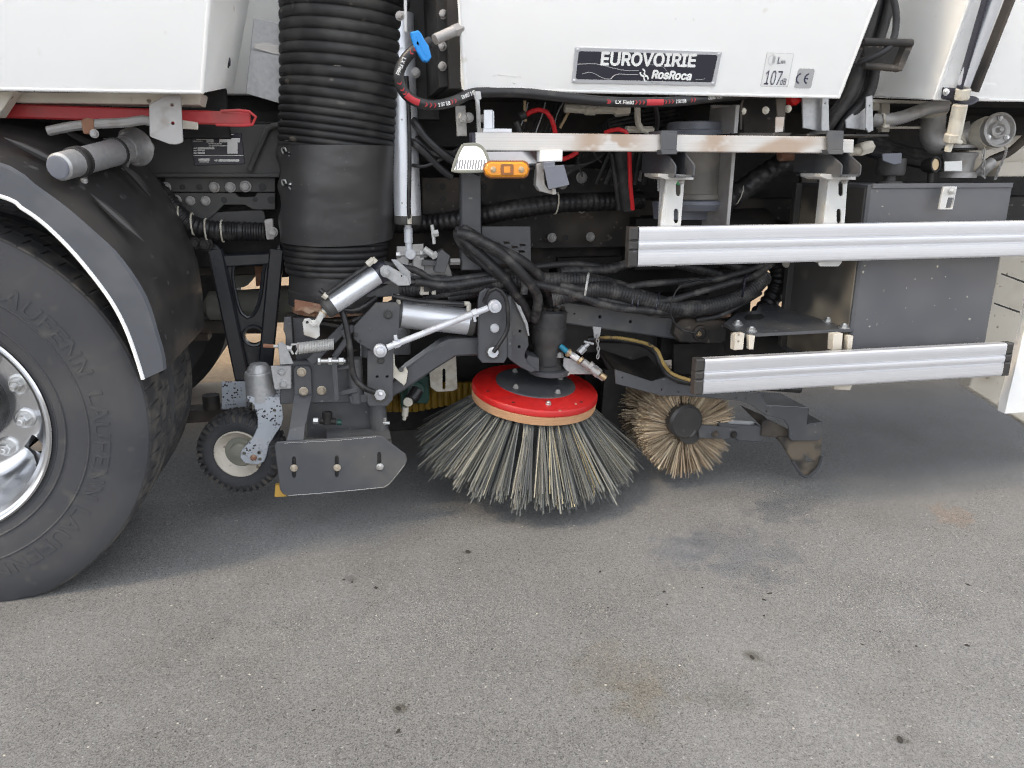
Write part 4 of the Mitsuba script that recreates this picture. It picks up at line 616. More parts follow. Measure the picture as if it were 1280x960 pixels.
# what stands on the tank
tcap = A('breather_cap', [lathe(P(1111, 231, .25), (0, 0, 1), [(0, S(.25, 17)), (.012, S(.25, 17)), (.014, S(.25, 8)), (.03, S(.25, 8)), (.032, S(.25, 18)), (.045, S(.25, 19.5)), (.085, S(.25, 18.5)), (.088, S(.25, 17))], 40)], 'panel_grey', SW, 'black square topped breather cap on the tank')
A('cap_label', plate('1103,192 1128,191 1127,204 1118,206 1104,201', .165, .004, 2), 'sensor_grey', tcap)
lfl = A('pressure_filter', [lathe(P(1196, 222, .25), (0, 0, 1), [(0, S(.25, 25)), (.018, S(.25, 25)), (.02, S(.25, 19)), (.06, S(.25, 20)), (.075, S(.25, 23)), (.082, S(.25, 24)), (.085, S(.25, 20))], 36), lathe(P(1199, 187, .25), (0, 0, 1), [(0, S(.25, 20)), (.014, S(.25, 20)), (.018, S(.25, 15))], 30)], 'zinc_dull', SW, 'round metal filter housing on the tank with a white label')
A('filter_label', plate('1181,202 1203,201 1203,214 1181,214', .185, .003, 0), 'decal_white', lfl); A('filter_lid', lathe(P(1199, 188, .25), (0, 0, 1), [(0, S(.25, 23)), (.006, S(.25, 23)), (.012, S(.25, 12))], 30), 'chassis_dark', lfl)
ga = A('gauge', [lathe(P(1166, 206, .19), (.25, -1, .1), [(-.03, S(.2, 9)), (0, S(.2, 11)), (.012, S(.2, 11)), (.013, S(.2, 8.5)), (.008, S(.2, 8))], 28), rod(P(1163, 215, .21), P(1163, 228, .21), .01)], 'chassis_dark', SW, 'small round pressure gauge on the tank'); A('gauge_dial', lathe(P(1166, 206, .19), (.25, -1, .1), [(.008, S(.2, 8)), (.0095, S(.2, 7.8))], 24), 'brass', ga)
el = A('pipe_elbow', [tb('1166,136,.34 1166,150,.34 1165,165,.33 1172,178,.31 1185,176,.30 1202,170,.28 1215,166,.26', S(.3, 17), n=24, seg=30)], 'zinc_dull', SW, 'dusty grey pipe elbow below the right body panel')
A('pipe_collar', rod(P(1197, 172, .28), P(1204, 169, .27), S(.28, 20), 28), 'ivory', el); A('pipe_collar', rod(P(1166, 140, .34), P(1166, 146, .34), S(.34, 18.5), 28), 'ivory', el)
A('rubber_hose', [tb('1092,150,.26 1105,151,.24 1130,146,.22 1160,135,.22 1185,132,.2', S(.22, 9), n=16), ], 'zinc_dull', SW, 'short dusty grey hose running into the elbow'); A('hose_clamp', [tube([P(1104+2*math.cos(t), 151-9.5*math.sin(t), .235-.02*math.cos(t)) for t in np.linspace(0, 6.2, 18)], .004, n=6), plate('1103,157 1112,155 1113,159 1105,160', .22, .01)], 'ivory', SW)
A('pipe_frame', [plate('1086,124 1190,127 1190,130 1086,128', .30, .02), plate('1100,158 1152,158 1152,161 1100,161', .34, .02), plate('1102,126 1113,126 1112,165 1102,165', .35, .02), plate('1086,124 1100,124 1100,138 1088,138', .32, .05)], 'cream_paint', SW)
cp = P(1247, 163, .16); ca = unit((-.10, -.96, .14)); cpl = A('hose_coupling', [lathe(cp, ca, [(-.17, S(.2, 13)), (-.10, S(.2, 16)), (-.08, S(.2, 22)), (-.05, S(.2, 22)), (-.045, S(.2, 19)), (-.02, S(.2, 21)), (0, S(.2, 24)), (.012, S(.2, 24)), (.015, S(.2, 21)), (.0, S(.2, 19)), (-.004, S(.2, 12)), (.008, S(.2, 11)), (.012, S(.2, 8)), (.004, S(.2, 6)), (.004, S(.2, 4)), (.02, S(.2, 3)), (.022, .001)], 40)], 'zinc_dull', SW, 'round silver hose coupling with a chained cap at the right edge')
A('coupling_sleeve', [lathe(cp, ca, [(-.14, S(.2, 17)), (-.06, S(.2, 23)), (-.048, S(.2, 23.4)), (-.02, S(.2, 22)), (-.018, S(.2, 20))], 36)], 'ivory', cpl)
for t in (.6, 2.5, 4.6): 
    ra, rb_, _ = basis(ca); A('lug', bolt(cp+(ra*math.cos(t)+rb_*math.sin(t))*S(.2, 17)+ca*.002, ca, .007), 'zinc', cpl, sm=25)
def chain(s, n, r, parent):
    q = spline([P(*a) for a in nums(s)], n)
    for i in range(n-1):
        a, b = q[i], q[i+1]; t = unit(b-a); s_ = unit(np.cross(t, [0, 1, 0] if i % 2 else [1, 0, 0])); L = np.linalg.norm(b-a)*.62; c = (a+b)/2
        A('chain_link', tube([c+t*L*math.cos(x)+s_*L*.5*math.sin(x) for x in np.linspace(0, 6.283, 13)], r, 6, 14), 'zinc_dull', parent)
chain('1258,185,.12 1256,195,.13 1250,208,.15 1244,224,.17', 11, .0022, cpl); chain('1230,186,.16 1229,196,.16 1230,206,.16 1228,218,.17 1231,222,.18', 8, .0022, cpl)
A('drain_pipe', [tb('1226,214,.22 1232,206,.21 1242,198,.2 1262,190,.18 1290,165,.12', S(.2, 6), n=12)], 'chassis', SW); A('pipe_elbow', [tb('1226,216,.2 1234,208,.18 1240,203,.18', S(.2, 8), n=14)], 'zinc_dull', SW)
A('valve_block', [box(2.35, 2.6, .35, .5, 1.15, 1.25), rod([2.2, .4, 1.22], [2.8, .4, 1.26], .06)], 'cream_paint', SW)
A('small_hoses', [tb(f'1068,{170+i*5},.34 1100,{176+i*6},.36 1150,{190+i*5},.4 1185,{186+i*9},.42', .012+.004*(i % 2), n=10) for i in range(4)], 'cable', SW, kind='stuff')
A('bleed_nut', [rod(P(1072, 188, .18), P(1088, 183, .2), S(.2, 9), 6), rod(P(1060, 190, .18), P(1074, 188, .18), S(.2, 6), 14)], 'ivory', SW)
A('spring_hose', [tb('905,255,.35 925,240,.32 950,222,.30 985,200,.30', S(.32, 15), n=18, ribs=.03, depth=.1)], 'cable', SW, 'fat black hose with a pale wire spiral'); A('wire_spiral', [tube([P(x, y, .315)+np.array([.02*math.cos(t)*.5, math.sin(t)*.034, math.cos(t)*.042]) for t in np.linspace(0, 6.2, 16)], .0018, n=5) for x, y in nums('922,241 934,233 946,225 958,217 970,209')], 'ivory', SW, kind='stuff')
A('pipe_stub', [rod(P(974, 194, .25), P(1010, 192, .25), S(.25, 8), 20)], 'rust', SW)
A('side_panel', [plate('1003,215 1022,214 1016,390 990,388', .50, .02, 0)], 'chassis', SW)
A('clutter_pump', [noisy(lathe(P(880, 300, .7), (1, 0, 0), [(0, .08), (.02, .12), (.25, .12), (.27, .08), (.4, .06)], 24), .004, 30), noisy(box(1.05, 1.4, .62, .8, .80, 1.0), .006, 20), box(P(700, 0, .8)[0], P(968, 0, .8)[0], .78, .90, .50, .84), box(P(905, 0, .6)[0], P(962, 0, .6)[0], .58, .7, .45, .62), plate('900,416 1000,412 1000,446 900,446', .56, .03), plate('842,430 905,428 905,478 842,470', .50, .02), plate('728,436 772,436 772,525 735,525', .78, .02)], 'chassis_dark', SW)
A('rear_convoluted_hose', tb('935,318,.55 968,325,.6 974,350,.62 962,378,.62 945,398,.6', S(.6, 14), n=18, ribs=.03, depth=.12), 'cable', SW, 'fat black ribbed hose curling down left of the grey tank')
# ---------------------------------------------------------------- pale step panel at the right edge
sk = A('step_panel', [plate('1252,310 1330,305 1330,560 1212,485 1236,395', .26, .05, 0, .004)], 'cream_paint', SW, 'dusty cream panel with slots at the right edge')
[A('panel_slot', plate(s, .2595, .004, 0, .001), 'hub_black', sk) for s in ('1252,341 1285,353 1285,356 1251,343', '1243,378 1275,389 1275,392 1242,380', '1240,460 1255,465 1255,468 1240,462')]
A('skirt_corner', [loft([np.array([P(*a) for a in nums(s)]) for s in ('1284,330,.09 1276,400,.09 1250,495,.09 1247,513,.09', '1290,328,.05 1283,400,.05 1262,490,.05 1256,517,.05', '1340,326,.04 1335,400,.04 1330,490,.04 1330,512,.04')], False)], 'white_paint', SW, 'white corner skirt at the lower right edge', sm=60)

# ================================================================ side brush: red disc, wooden ring, steel and fibre bristles in tufts
def wires(items, width, nseg=2):      # items: (points (k, 3), colour): thin three-sided bristles in one mesh with a colour per bristle
    V, Fc, Cc, o = [], [], [], 0
    for q, c in items:
        q = np.asarray(q); k = len(q); t = unit(q[-1]-q[0]); a, b, _ = basis(t); th = np.random.default_rng(o+1).uniform(0, 6.28)+np.arange(3)*2.094
        ring = (np.cos(th)[:, None]*a*1.25+np.sin(th)[:, None]*b*.8)*width
        V.append((q[:, None, :]+ring[None]).reshape(-1, 3)); f = np.vstack([quads(i*3, i*3+3, 3) for i in range(k-1)]+[[[(k-1)*3, (k-1)*3+1, (k-1)*3+2]]]); Fc.append(f+o); Cc.append(np.repeat([c], 3*k, 0)); o += 3*k
    return (np.vstack(V), np.vstack(Fc)), np.vstack(Cc)
for nm, ro in (('bristle_grey', .48), ('bristle_beige', .65)):
    scene[nm] = {'type': 'twosided', 'bsdf': {'type': 'principled', 'base_color': {'type': 'mesh_attribute', 'name': 'vertex_color'}, 'roughness': ro, 'specular': .4}}
def AW(name, items, width, m, parent):
    mesh, c = wires(items, width); key = number(parent+'__'+name); scene[key] = ply(mesh, m, smooth=False, color=c); return key
BY = .48; BC = P(668, 490, BY); BN = unit((.085, -.11, 1)); BU = unit(np.cross([0, 1, 0], BN)); BV = np.cross(BN, BU); RD = S(BY, 87.5)
bpnt = lambda r, a, h: BC + (BU*math.cos(a)+BV*math.sin(a))*r + BN*h
br = group('side_brush', 'round side brush with a red disc on a pale wooden ring and long grey bristles')
A('disc', lathe(BC, BN, [(0, RD*.5), (.0, RD-.004), (.004, RD), (.018, RD), (.024, RD-.005), (.030, RD*.72), (.036, RD*.66), (.037, .03)], 72), 'red_disc', br, 'bright red painted brush disc with a few scratches', sm=40)
A('wooden_ring', noisy(lathe(BC, BN, [(0, RD-.004), (-.002, RD-.001), (-.031, RD-.004), (-.034, RD-.010), (-.034, RD*.6)], 96), .0012, 120), 'wood', br, 'bare pale wooden ring under the red disc')
A('hub_plate', lathe(BC, BN, [(.034, RD*.635), (.040, RD*.63), (.041, .02)], 56), 'grey_paint', br, 'worn dark grey hub plate on the red disc')
for r, a in ((RD*.77, 272), (RD*.46, 215), (RD*.5, 300), (RD*.48, 20), (RD*.5, 120)): A('bolt', bolt(bpnt(r, math.radians(a), .028 if r > RD*.7 else .040), BN, .009, 1.0), 'zinc' if r > RD*.7 else 'zinc_dull', br, sm=25)
for a in (235, 312, 200): A('disc_hole', lathe(bpnt(RD*.86, math.radians(a), .0255), BN, [(0, .006), (.0016, .006), (.0018, .003)], 10), 'hub_black', br)
rb_ = np.random.default_rng(21); pal = np.array([(.17, .175, .158), (.24, .235, .20), (.11, .115, .113), (.145, .15, .138), (.31, .295, .235), (.075, .08, .083)])
NT = 46
for i in range(NT):
    a = 2*math.pi*i/NT + rb_.normal(0, .022); items = []; blond = rb_.uniform() < .07; dens = int(rb_.integers(56, 76)); tw = rb_.normal(0, .022); dp = rb_.normal(0, .008)
    for k in range(dens):
        da = rb_.normal(0, .016); ring = rb_.uniform(0, 1); r0 = RD*(.86-.12*ring); sp = rb_.normal(0, .026); L = 1+rb_.normal(0, .035)
        drop = -(.208+dp+.055*ring+rb_.normal(0, .010))*L; r1 = .402-.045*ring+rb_.normal(0, .012)
        p0 = bpnt(r0, a+da, -.028); p2 = bpnt(r1*L, a+da*1.1+sp*1.25+tw, drop); pm = (p0+p2)/2 + BN*rb_.uniform(-.004, .003)
        c = pal[rb_.choice(6, p=[.26, .16, .2, .2, .06, .12])]*rb_.uniform(.75, 1.25)
        if blond and rb_.uniform() < .10 or rb_.uniform() < .0025: c = np.array([.50, .43, .26])
        items.append((np.array([p0, pm, p2]), c))
    AW('bristle_tuft', items, .00185, 'bristle_grey', br)
# motor and its foot
mb, mt = P(683, 462, .46), P(687, 386, .455); ma = unit(mt-mb); mL = np.linalg.norm(mt-mb); k = S(.46)
mo = A('brush_motor', [lathe(mb, ma, [(.008, 22*k), (.022, 22*k), (.026, 18.5*k), (mL*.36, 18.5*k), (mL*.42, 20.5*k), (mL*.50, 22.5*k), (mL*.60, 23*k), (mL*.70, 23.6*k), (mL*.705, 24.6*k), (mL*.73, 24.6*k), (mL*.735, 23.6*k), (mL*.92, 24*k), (mL*.97, 23.3*k), (mL, 21*k)], 48)], 'motor_black', SW, 'black upright motor of the side brush with bolts on top')
a_, b_, _ = basis(ma)
for t in range(6): A('bolt', bolt(mt+(a_*math.cos(t*1.05+.3)+b_*math.sin(t*1.05+.3))*17*k, ma, 4*k, .9, 1.15), 'chassis', mo, sm=25)
A('port', [rod(mt, mt+ma*.02, 7*k, 12), lathe(mt, ma, [(0, 11*k), (.006, 11*k), (.007, 8*k)], 24)], 'chassis', mo)
A('motor_foot', [lathe(P(687, 461, .455)-ma*.016, ma, [(0, 27*k), (.003, 29*k), (.016, 29*k), (.019, 28*k)], 48), plate('660,444 674,448 674,464 664,465 655,456', .38, .10, 0)], 'grey_paint', SW, 'chipped grey foot plate under the brush motor')
A('chipped_edge', noisy(lathe(P(687, 461, .455)-ma*.012, ma, [(0, 29.15*k), (.006, 29.3*k), (.010, 29.15*k)], 26, 3.9, 5.7, False), .0008, 200), 'ivory', SW+'__motor_foot')
mp = A('motor_bracket', [plate('634,372 637,366 643,366 647,374 651,388 657,402 660,420 661,432 657,440 656,446 661,455 672,463 664,466 650,459 640,452 634,444', .37, .012, 1, .003, holes='650,414,2.2 649,433.5,2.2'), plate('634,372 639,370 640,452 634,446', .30, .075, 1)], 'grey_paint', SW, 'curved grey bracket plate left of the motor')
A('edge_strip', [plate('640,366 647,366 652,386 660,404 662,420 660,420 656,405 648,388 642,374', .355, .016, 0), plate('643,362 648,362 648,374 644,375', .34, .02)], 'galvanised', mp)
A('bolt', [bolt(P(700, 446, .42), ma, .012, .9)], 'zinc_dull', mp, sm=25)

# arms, links and cylinders of the brush suspension
pv = A('pivot_plate', [plate('598,376 600,366 607,361 624,361 631,366 634,376 634,447 630,454 603,454 598,448', .29, .014, 1, .003), plate('600,376 606,368 632,374 632,447 604,450', .36, .01)], 'grey_paint', SW, 'upright rounded grey pivot plate with three pale bolts')
A('pin', [lathe(P(618, 410, .29), (0, -1, 0), [(0, S(.29, 6)), (.008, S(.29, 6)), (.011, S(.29, 4.5))], 22)], 'rod_white', pv)
def eyebolt(x, y, Y, parent): 
    A('washer', lathe(P(x, y, Y), (0, -1, 0), [(0, S(Y, 10.5)), (.004, S(Y, 10.5)), (.005, S(Y, 9.5))], 26), 'panel_grey', parent); A('nut', [lathe(P(x, y, Y-.005), (0, -1, 0), [(0, S(Y, 7.5)), (.010, S(Y, 7.5)), (.012, S(Y, 6.5))], 8), rod(P(x, y, Y-.01), P(x+1, y-1, Y-.03), S(Y, 2.6), 14)], 'rod_white', parent, sm=25)
eyebolt(616, 440, .29, pv)
tr = A('tie_rod', [rod(P(484, 434.5, .25), P(610, 385, .25), S(.25, 4.2), 18), rod(P(492, 431, .25), P(500, 428.2, .25), S(.25, 5.6), 6), rod(P(590, 393, .25), P(597, 390.2, .25), S(.25, 6), 6)], 'rod_white', SW, 'pale grey adjustable tie rod running up to the pivot plate')
for x, y in ((475, 437), (617.5, 382)):
    A('rod_end', [lathe(P(x, y, .265), (0, -1, 0), [(0, S(.25, 7)), (.003, S(.25, 8.6)), (.022, S(.25, 8.6)), (.025, S(.25, 7.4)), (.025, S(.25, 6)), (.023, S(.25, 5.6)), (.032, S(.25, 4.6)), (.033, S(.25, 3))], 28)], 'rod_white', tr)
A('grease_nipple', [rod(P(495, 425, .24), P(494, 419, .24), S(.25, 2.4), 8), rod(P(593, 397, .24), P(594, 402, .24), S(.25, 2), 8)], 'rod_white', tr)
pa = A('link_plate', [plate('442,408 470,378 496,378 500,382 499,412 492,430 468,441 447,428 442,423', .29, .008, 0, .002, holes='463.5,411,2'), plate('459,438 492,430 491,500 484,507.5 462,508 459,504', .298, .010, 1, .002, holes='471.5,471,2.2 484,471,2.2')], 'grey_paint', SW, 'angular grey link plate with bolts')
bolts('485,393,5 445,418,2.6 451,426,1.6', .29, 5, 'panel_grey', pa); bolts('476,450.5,4', .298, 4, 'panel_grey', pa); eyebolt(475, 493, .298, pa)
A('pale_lever', [plate('490,440 493,444 494,457 498,463 502,464 507,459 510,464 508,478 505,482 490,470', .312, .008, 0)], 'ivory', SW, 'cream hook shaped lever beside the arm'); A('lever_pin', [rod(P(501.5, 462, .305), P(501.5, 462, .33), S(.31, 3.2))], 'panel_grey', SW)
A('lower_arm', [plate('486,480 509,459 551,429 561,424.5 600,422.5 600,444.5 570,446 546,461 503,490 490,497 484,492', .335, .065, 1, .007)], 'grey_paint', SW, 'bent grey box arm carrying the brush')
hc = A('silver_cylinder', [lathe(P(501, 393, .35), P(592, 403, .36)-P(501, 393, .35), [(0, S(.35, 17.5)), (.23, S(.35, 17.5))], 40)], 'alu_tube', SW, 'silver air cylinder lying behind the tie rod')
A('end_cap', [lathe(P(584, 402.5, .36), P(592, 403, .36)-P(501, 393, .35), [(0, S(.35, 18)), (.02, S(.35, 18)), (.026, S(.35, 15))], 36)], 'panel_grey', hc); A('end_cap', [lathe(P(493, 392.2, .35), P(592, 403, .36)-P(501, 393, .35), [(0, S(.35, 15)), (.004, S(.35, 18)), (.02, S(.35, 18))], 36)], 'panel_grey', hc)
for x, y in ((498, 371), (586, 380)): A('elbow_fitting', [rod(P(x, y+9, .33), P(x, y-1, .33), S(.33, 3.2), 8), rod(P(x-8, y-1, .33), P(x+1, y, .33), S(.33, 3), 8)], 'ivory', hc)
A('air_line', tb('490,370,.33 520,376,.325 560,379,.325 580,380,.325', S(.33, 3.6), n=10), 'cable', hc)
uc0, uc1 = P(416, 381, .24), P(471, 344, .27); uc = A('tilted_cylinder', [lathe(uc0, uc1-uc0, [(0, S(.26, 12.2)), (np.linalg.norm(uc1-uc0), S(.26, 12.2))], 40)], 'alu_tube', SW, 'tilted silver air cylinder in front of the suction hose'); ud = unit(uc1-uc0)
A('end_cap', [lathe(uc0, -ud, [(0, S(.26, 12.6)), (.022, S(.26, 12.6)), (.030, S(.32, 10))], 36)], 'panel_grey', uc); A('end_cap', [lathe(uc1, ud, [(0, S(.26, 13)), (.028, S(.26, 13)), (.040, S(.32, 10))], 36)], 'decal_black', uc)
A('piston_rod', [rod(P(407, 388, .24), P(402, 394, .24), S(.25, 5), 14), plate('399,392 405,396 398,409 391,406', .23, .03, 1)], 'galv_bright', uc); A('brass_ring', rod(P(405.5, 389.5, .24), P(404, 391.5, .24), S(.3, 5.2), 14), 'brass', uc)
A('air_line', [tb('406,370,.22 430,353,.23 455,336,.25 466,328,.25', S(.3, 3.2), n=10)], 'cable', uc); A('elbow_fitting', [rod(P(409, 372, .22), P(404, 368, .22), S(.3, 4), 8)], 'ivory', uc); A('elbow_fitting', [rod(P(459, 331, .24), P(467, 324, .24), S(.3, 4), 8), rod(P(465, 323, .24), P(470, 328, .24), S(.3, 3.4), 8)], 'ivory', uc)
A('bracket_back', plate('488,324 497,325 513,340 514,355 508,356 500,340', .29, .008, 1), 'galvanised', SW); ubk = A('cylinder_bracket', [plate('475,336 479,332 486,332 510,346 513,357 498,357.5 484,348 476,343', .22, .008, 1, .002, holes='502,345,1.2')], 'galvanised', SW, 'galvanised cylinder bracket with two holes'); bolts('482,340,5.5', .218, 5, 'galvanised', ubk)
lug = A('cylinder_lug', [plate('378,404 380,399 386,398 399,406 400,420 395,424 380,419', .24, .008, 1, .002, holes='384,403,2')], 'galv_bright', SW, 'pale zinc lug at the foot of the tilted cylinder'); bolts('392,404.5,4', .222, 4, 'galv_bright', lug)
A('upper_beam', [plate('452,372 502,345 560,346 560,366 470,372', .38, .06, 0, .003), slab([P(475, 352, .36), P(575, 345, .36)*[1, 1, 0]+[0, 0, P(475, 352, .36)[2]], np.array([P(575, 345, .36)[0], .6, P(475, 352, .36)[2]]), np.array([P(475, 352, .36)[0], .6, P(475, 352, .36)[2]])], .008)], 'grey_paint', SW)
A('pale_fitting', [rod(P(527, 368, .37), P(528, 357, .37), S(.37, 3), 8), rod(P(542, 368, .37), P(543, 357, .37), S(.37, 3), 8), rod(P(525, 367, .37), P(536, 366, .37), S(.37, 2.4), 8)], 'ivory', SW)
A('diagonal_strut', [beam(P(388, 452, .34), P(432, 408, .33), .012, .03), beam(P(418, 446, .34), P(434, 424, .33), .014, .02), plate('425,414 440,406 446,412 430,424', .30, .01, 1)], 'grey_paint', SW)
A('leaf_spring_rod', [beam(P(400, 404, .36), P(440, 411, .36), .01, .012), beam(P(396, 398, .38), P(446, 402, .38), .02, .008)], 'chassis', SW)
sp_ = A('coil_spring', tube([P(373+44*t, 435.5-5.5*t, .33)+np.array([0, .017*math.sin(2*math.pi*22*t), .017*math.cos(2*math.pi*22*t)]) for t in np.linspace(0, 1, 360)], .0026, 6, 360), 'galv_bright', SW, 'partly rusty coil spring'); A('spring_core', rod(P(373, 435.5, .33), P(417, 430, .33), .0145), 'rust', sp_)
A('spring_hook', [tube([P(368+5*math.cos(t), 436-7*math.sin(t), .33) for t in np.linspace(-1.2, 4.4, 16)], .004, 6), rod(P(332, 432.5, .33), P(349, 433, .33), .005), rod(P(349, 433, .33), P(364, 436, .33), .009, 6)], 'galv_bright', sp_); A('rusty_stud', rod(P(329, 432, .33), P(342, 432.8, .33), .0065, 8), 'rust', sp_)
A('spring_tab', [plate('347,429 353,428 357,431 367,455 350,456', .32, .006, 1)], 'galvanised', SW, 'pale triangular steel tab holding the spring'); A('upright_tab', [plate('355,397 364,396 366,430 358,434 357,420 354,412', .36, .012, 0), plate('366,398 396,396 402,448 370,452', .42, .02)], 'grey_paint', SW)
# harness of looms above the arm
lm = [('500,362,.40 560,356,.38 620,352,.36 690,350,.35 740,352,.36 790,364,.37', 10.5, .011), ('690,372,.36 750,362,.33 800,372,.33 850,385,.33 900,380,.34 935,365,.36 956,345,.40', 12, .011), ('480,330,.34 520,338,.35 545,350,.36 600,345,.36 660,335,.38 720,330,.40 770,338,.40', 4.5, 0), ('520,352,.36 560,357,.34 610,350,.34 650,343,.35', 5.5, .011), ('530,372,.42 560,366,.39 600,360,.36 640,352,.35 700,362,.33 760,382,.32 810,388,.32 850,390,.33', 6, .011), ('700,356,.33 730,362,.32 765,365,.32 800,356,.33 850,352,.34 890,350,.34 930,340,.36 958,330,.38', 5, .02), ('760,366,.33 800,372,.33 830,376,.31 870,366,.31 905,356,.31 940,346,.34 965,330,.38', 4.6, .02), ('745,372,.33 780,380,.33 820,392,.34 870,392,.34', 5.5, .011), ('490,345,.37 560,362,.38 640,360,.37 700,346,.36', 5, .02), ('560,372,.40 620,360,.38 680,352,.38', 7, .011), ('700,340,.39 760,336,.40 800,326,.42 850,318,.45', 7, .02), ('880,320,.42 910,330,.42 940,338,.42 960,326,.43', 6, .02), ('840,330,.46 880,338,.45 920,350,.44', 6.5, .02), ('870,400,.38 900,394,.37 930,378,.37 950,366,.4', 4, 0)]
for s, r, rb2 in lm: A('cable_loom', [tb(s, S(.35, r), n=14, **({'ribs': rb2, 'depth': .07} if rb2 else {}))], 'loom', SW)
for s in ('848,358,.30 866,354,.30 880,350,.31', ): A('loom_end', tb(s, S(.3, 4), n=10), 'cable', SW)
for x, y, h in ((733, 358, 24), (791, 376, 20), (798, 377, 18), (821, 380, 20), (930, 358, 22)):
    A('cable_tie', [tb(f'{x+3},{y-h/2-4},.35 {x+2},{y-h/2},.315 {x},{y},.30 {x-2},{y+h/2},.315 {x-2},{y+h/2+3},.34', .0042, n=6)], 'decal_black' if x != 733 else 'galv_bright', SW)
A('thin_wire', tb('890,350,.30 870,350,.29 852,356,.285 842,370,.28 838,390,.28 846,408,.28 858,414,.28 872,417,.28', S(.28, 1.3), n=8), 'cable', SW, 'thin black wire making a loop in front of the looms')
for s, r in (('572,291,.30 590,296,.285 625,315,.27 655,345,.28 672,372,.34 668,400,.40', 6.8), ('580,287,.31 610,305,.29 650,325,.28 674,345,.33 686,362,.40 690,384,.45', 7.2), ('573,287,.31 600,305,.30 640,330,.29 655,352,.30 655,368,.30', 5), ('574,295,.33 600,318,.32 628,345,.32 650,375,.36 661,398,.42', 7), ('576,298,.34 600,325,.33 620,342,.33 640,356,.34', 6), ('570,288,.32 572,300,.33 590,322,.36 620,340,.38', 4)):
    A('motor_hose', tb(s, S(.3, r), n=14, ribs=.007, depth=.05), 'loom', SW)
A('loom_cap', [rod(P(578, 290, .31), P(584, 286, .31), S(.3, 7)), rod(P(570, 289, .31), P(576, 288, .31), S(.3, 6))], 'loom', SW)
A('pivot_lead', tb('605,378,.27 612,364,.255 622,361,.25 632,372,.25 635,392,.25 634,412,.255 624,430,.25 617,440,.255', S(.25, 3), n=10), 'cable', SW, 'black lead curling over the pivot plate')
A('link_lead', tb('427,388,.27 431,400,.26 435,420,.255 438,440,.25 440,460,.25 444,474,.25 455,485,.25 468,490,.26', S(.25, 4), n=12), 'cable', SW, 'black lead running down to the link plate')
A('hose_run', [tb('400,362,.28 425,384,.27 440,388,.27 452,384,.28 470,372,.31', S(.28, 3.2), n=10), tb('440,402,.34 470,388,.36 500,372,.38', S(.3, 3), n=10)], 'cable', SW)
A('bent_lever', [rod(P(540, 281, .40), P(543, 305, .40), .006), rod(P(541, 292, .4), P(548, 291, .4), .012, 6), rod(P(530, 311, .40), P(543, 320, .40), .011), rod(P(541, 316, .4), P(545, 322, .4), .014, 6)], 'galv_bright', SW, 'small zinc control lever'); A('clamp_block', [plate('548,316 553,312 563,320 556,342 543,340', .38, .05, 1), plate('528,325 548,326 546,333 527,332', .40, .04)], 'grey_paint', SW)
A('valve_fittings', [noisy(plate('505,330 560,326 565,345 508,350', .43, .05, 1), .006, 60), rod(P(562, 327, .4), P(575, 327, .4), .012, 6)], 'zinc_dull', SW)
# beam to the right of the motor, its pivot, chain and water nozzle
ab = A('support_beam', [plate('690,374 866,401 866,430 842,424 708,405 690,402', .44, .07, 1, .005, holes='718,392,1.4 750,396,2.4 788,402,2.4 709,391,1')], 'grey_paint', SW, 'long dark grey beam with holes running right from the motor')
A('pivot_end', [plate('846,404 852,399 862,398 908,401 908,427 900,430 850,428 843,418', .40, .09, 2, .004), lathe(P(875, 416, .40), (0, -1, 0), [(0, S(.4, 12)), (.010, S(.4, 11)), (.012, S(.4, 8)), (.006, S(.4, 7))], 26)], 'chassis', ab); A('brass_pin', rod(P(872, 418, .39), P(875, 417, .38), .009), 'brass', ab)
A('brown_pad', [lathe(P(897, 394, .5), (0, 0, 1), [(0, .05), (.01, .05), (.012, .025), (.03, .025)], 20)], 'rust', SW)
ch = A('chain_lug', plate('741,408 752,409 750,420 747,424 743,423', .43, .006, 1, .001, holes='746.5,419,1.4'), 'galvanised', SW); chain('746.5,419,.42 747,428,.42 748,438,.42 747,448,.42', 7, .0026, ch)
nz_ = A('water_nozzle', [rod(P(709, 439, .40), P(727, 452, .38), S(.4, 4), 12), rod(P(728, 452, .38), P(746, 466, .36), S(.38, 5.6), 14), rod(P(735, 456, .375), P(739, 460, .37), S(.38, 8), 6), rod(P(745, 464, .365), P(749, 468, .36), S(.38, 7.4), 8)], 'zinc_dull', SW, 'water nozzle with brass tip and blue hose end beside the motor')
A('blue_hose_end', rod(P(700, 432, .41), P(709, 439.5, .40), S(.4, 3.8), 14), 'teal_hose', nz_); A('white_tube', rod(P(714, 443, .395), P(723, 449, .385), S(.4, 4.3), 14), 'decal_white', nz_); A('brass_tip', rod(P(750, 468, .36), P(757, 473, .355), S(.38, 4.4), 8), 'brass', nz_); A('hose_nut', [rod(P(709, 440, .4), P(712, 442, .4), S(.4, 6), 8), rod(P(724, 449, .385), P(727, 452, .38), S(.4, 6), 6)], 'brass', nz_)
A('nozzle_bracket', [plate('705,447 735,452 748,458 757,470 753,477 740,468 712,468 704,458', .41, .006, 1), rod(P(722, 440, .42), P(736, 430, .42), .008, 8), rod(P(730, 427, .42), P(742, 430, .42), .005, 8), rod(P(724, 441, .41), P(731, 434, .41), .014, 8)], 'galvanised', nz_)
fp = P(929, 419, .08)[2]; lp = A('level_plate', [slab([G(a, b, fp) for a, b in nums('905,404 928,418 1067,411 1036,396 1012,391 985,388 965,377 950,377 945,388 920,391')], .010, .002)], 'grey_paint', SW, 'level dark grey steel plate with four bolts above the lower guard rail')
for a in nums('922,403 939,411 1035,399 1055,407'): A('bolt', bolt(G(a[0], a[1]+3, fp), (0, 0, 1), .013, .8, 1.5), 'zinc', lp, sm=25)
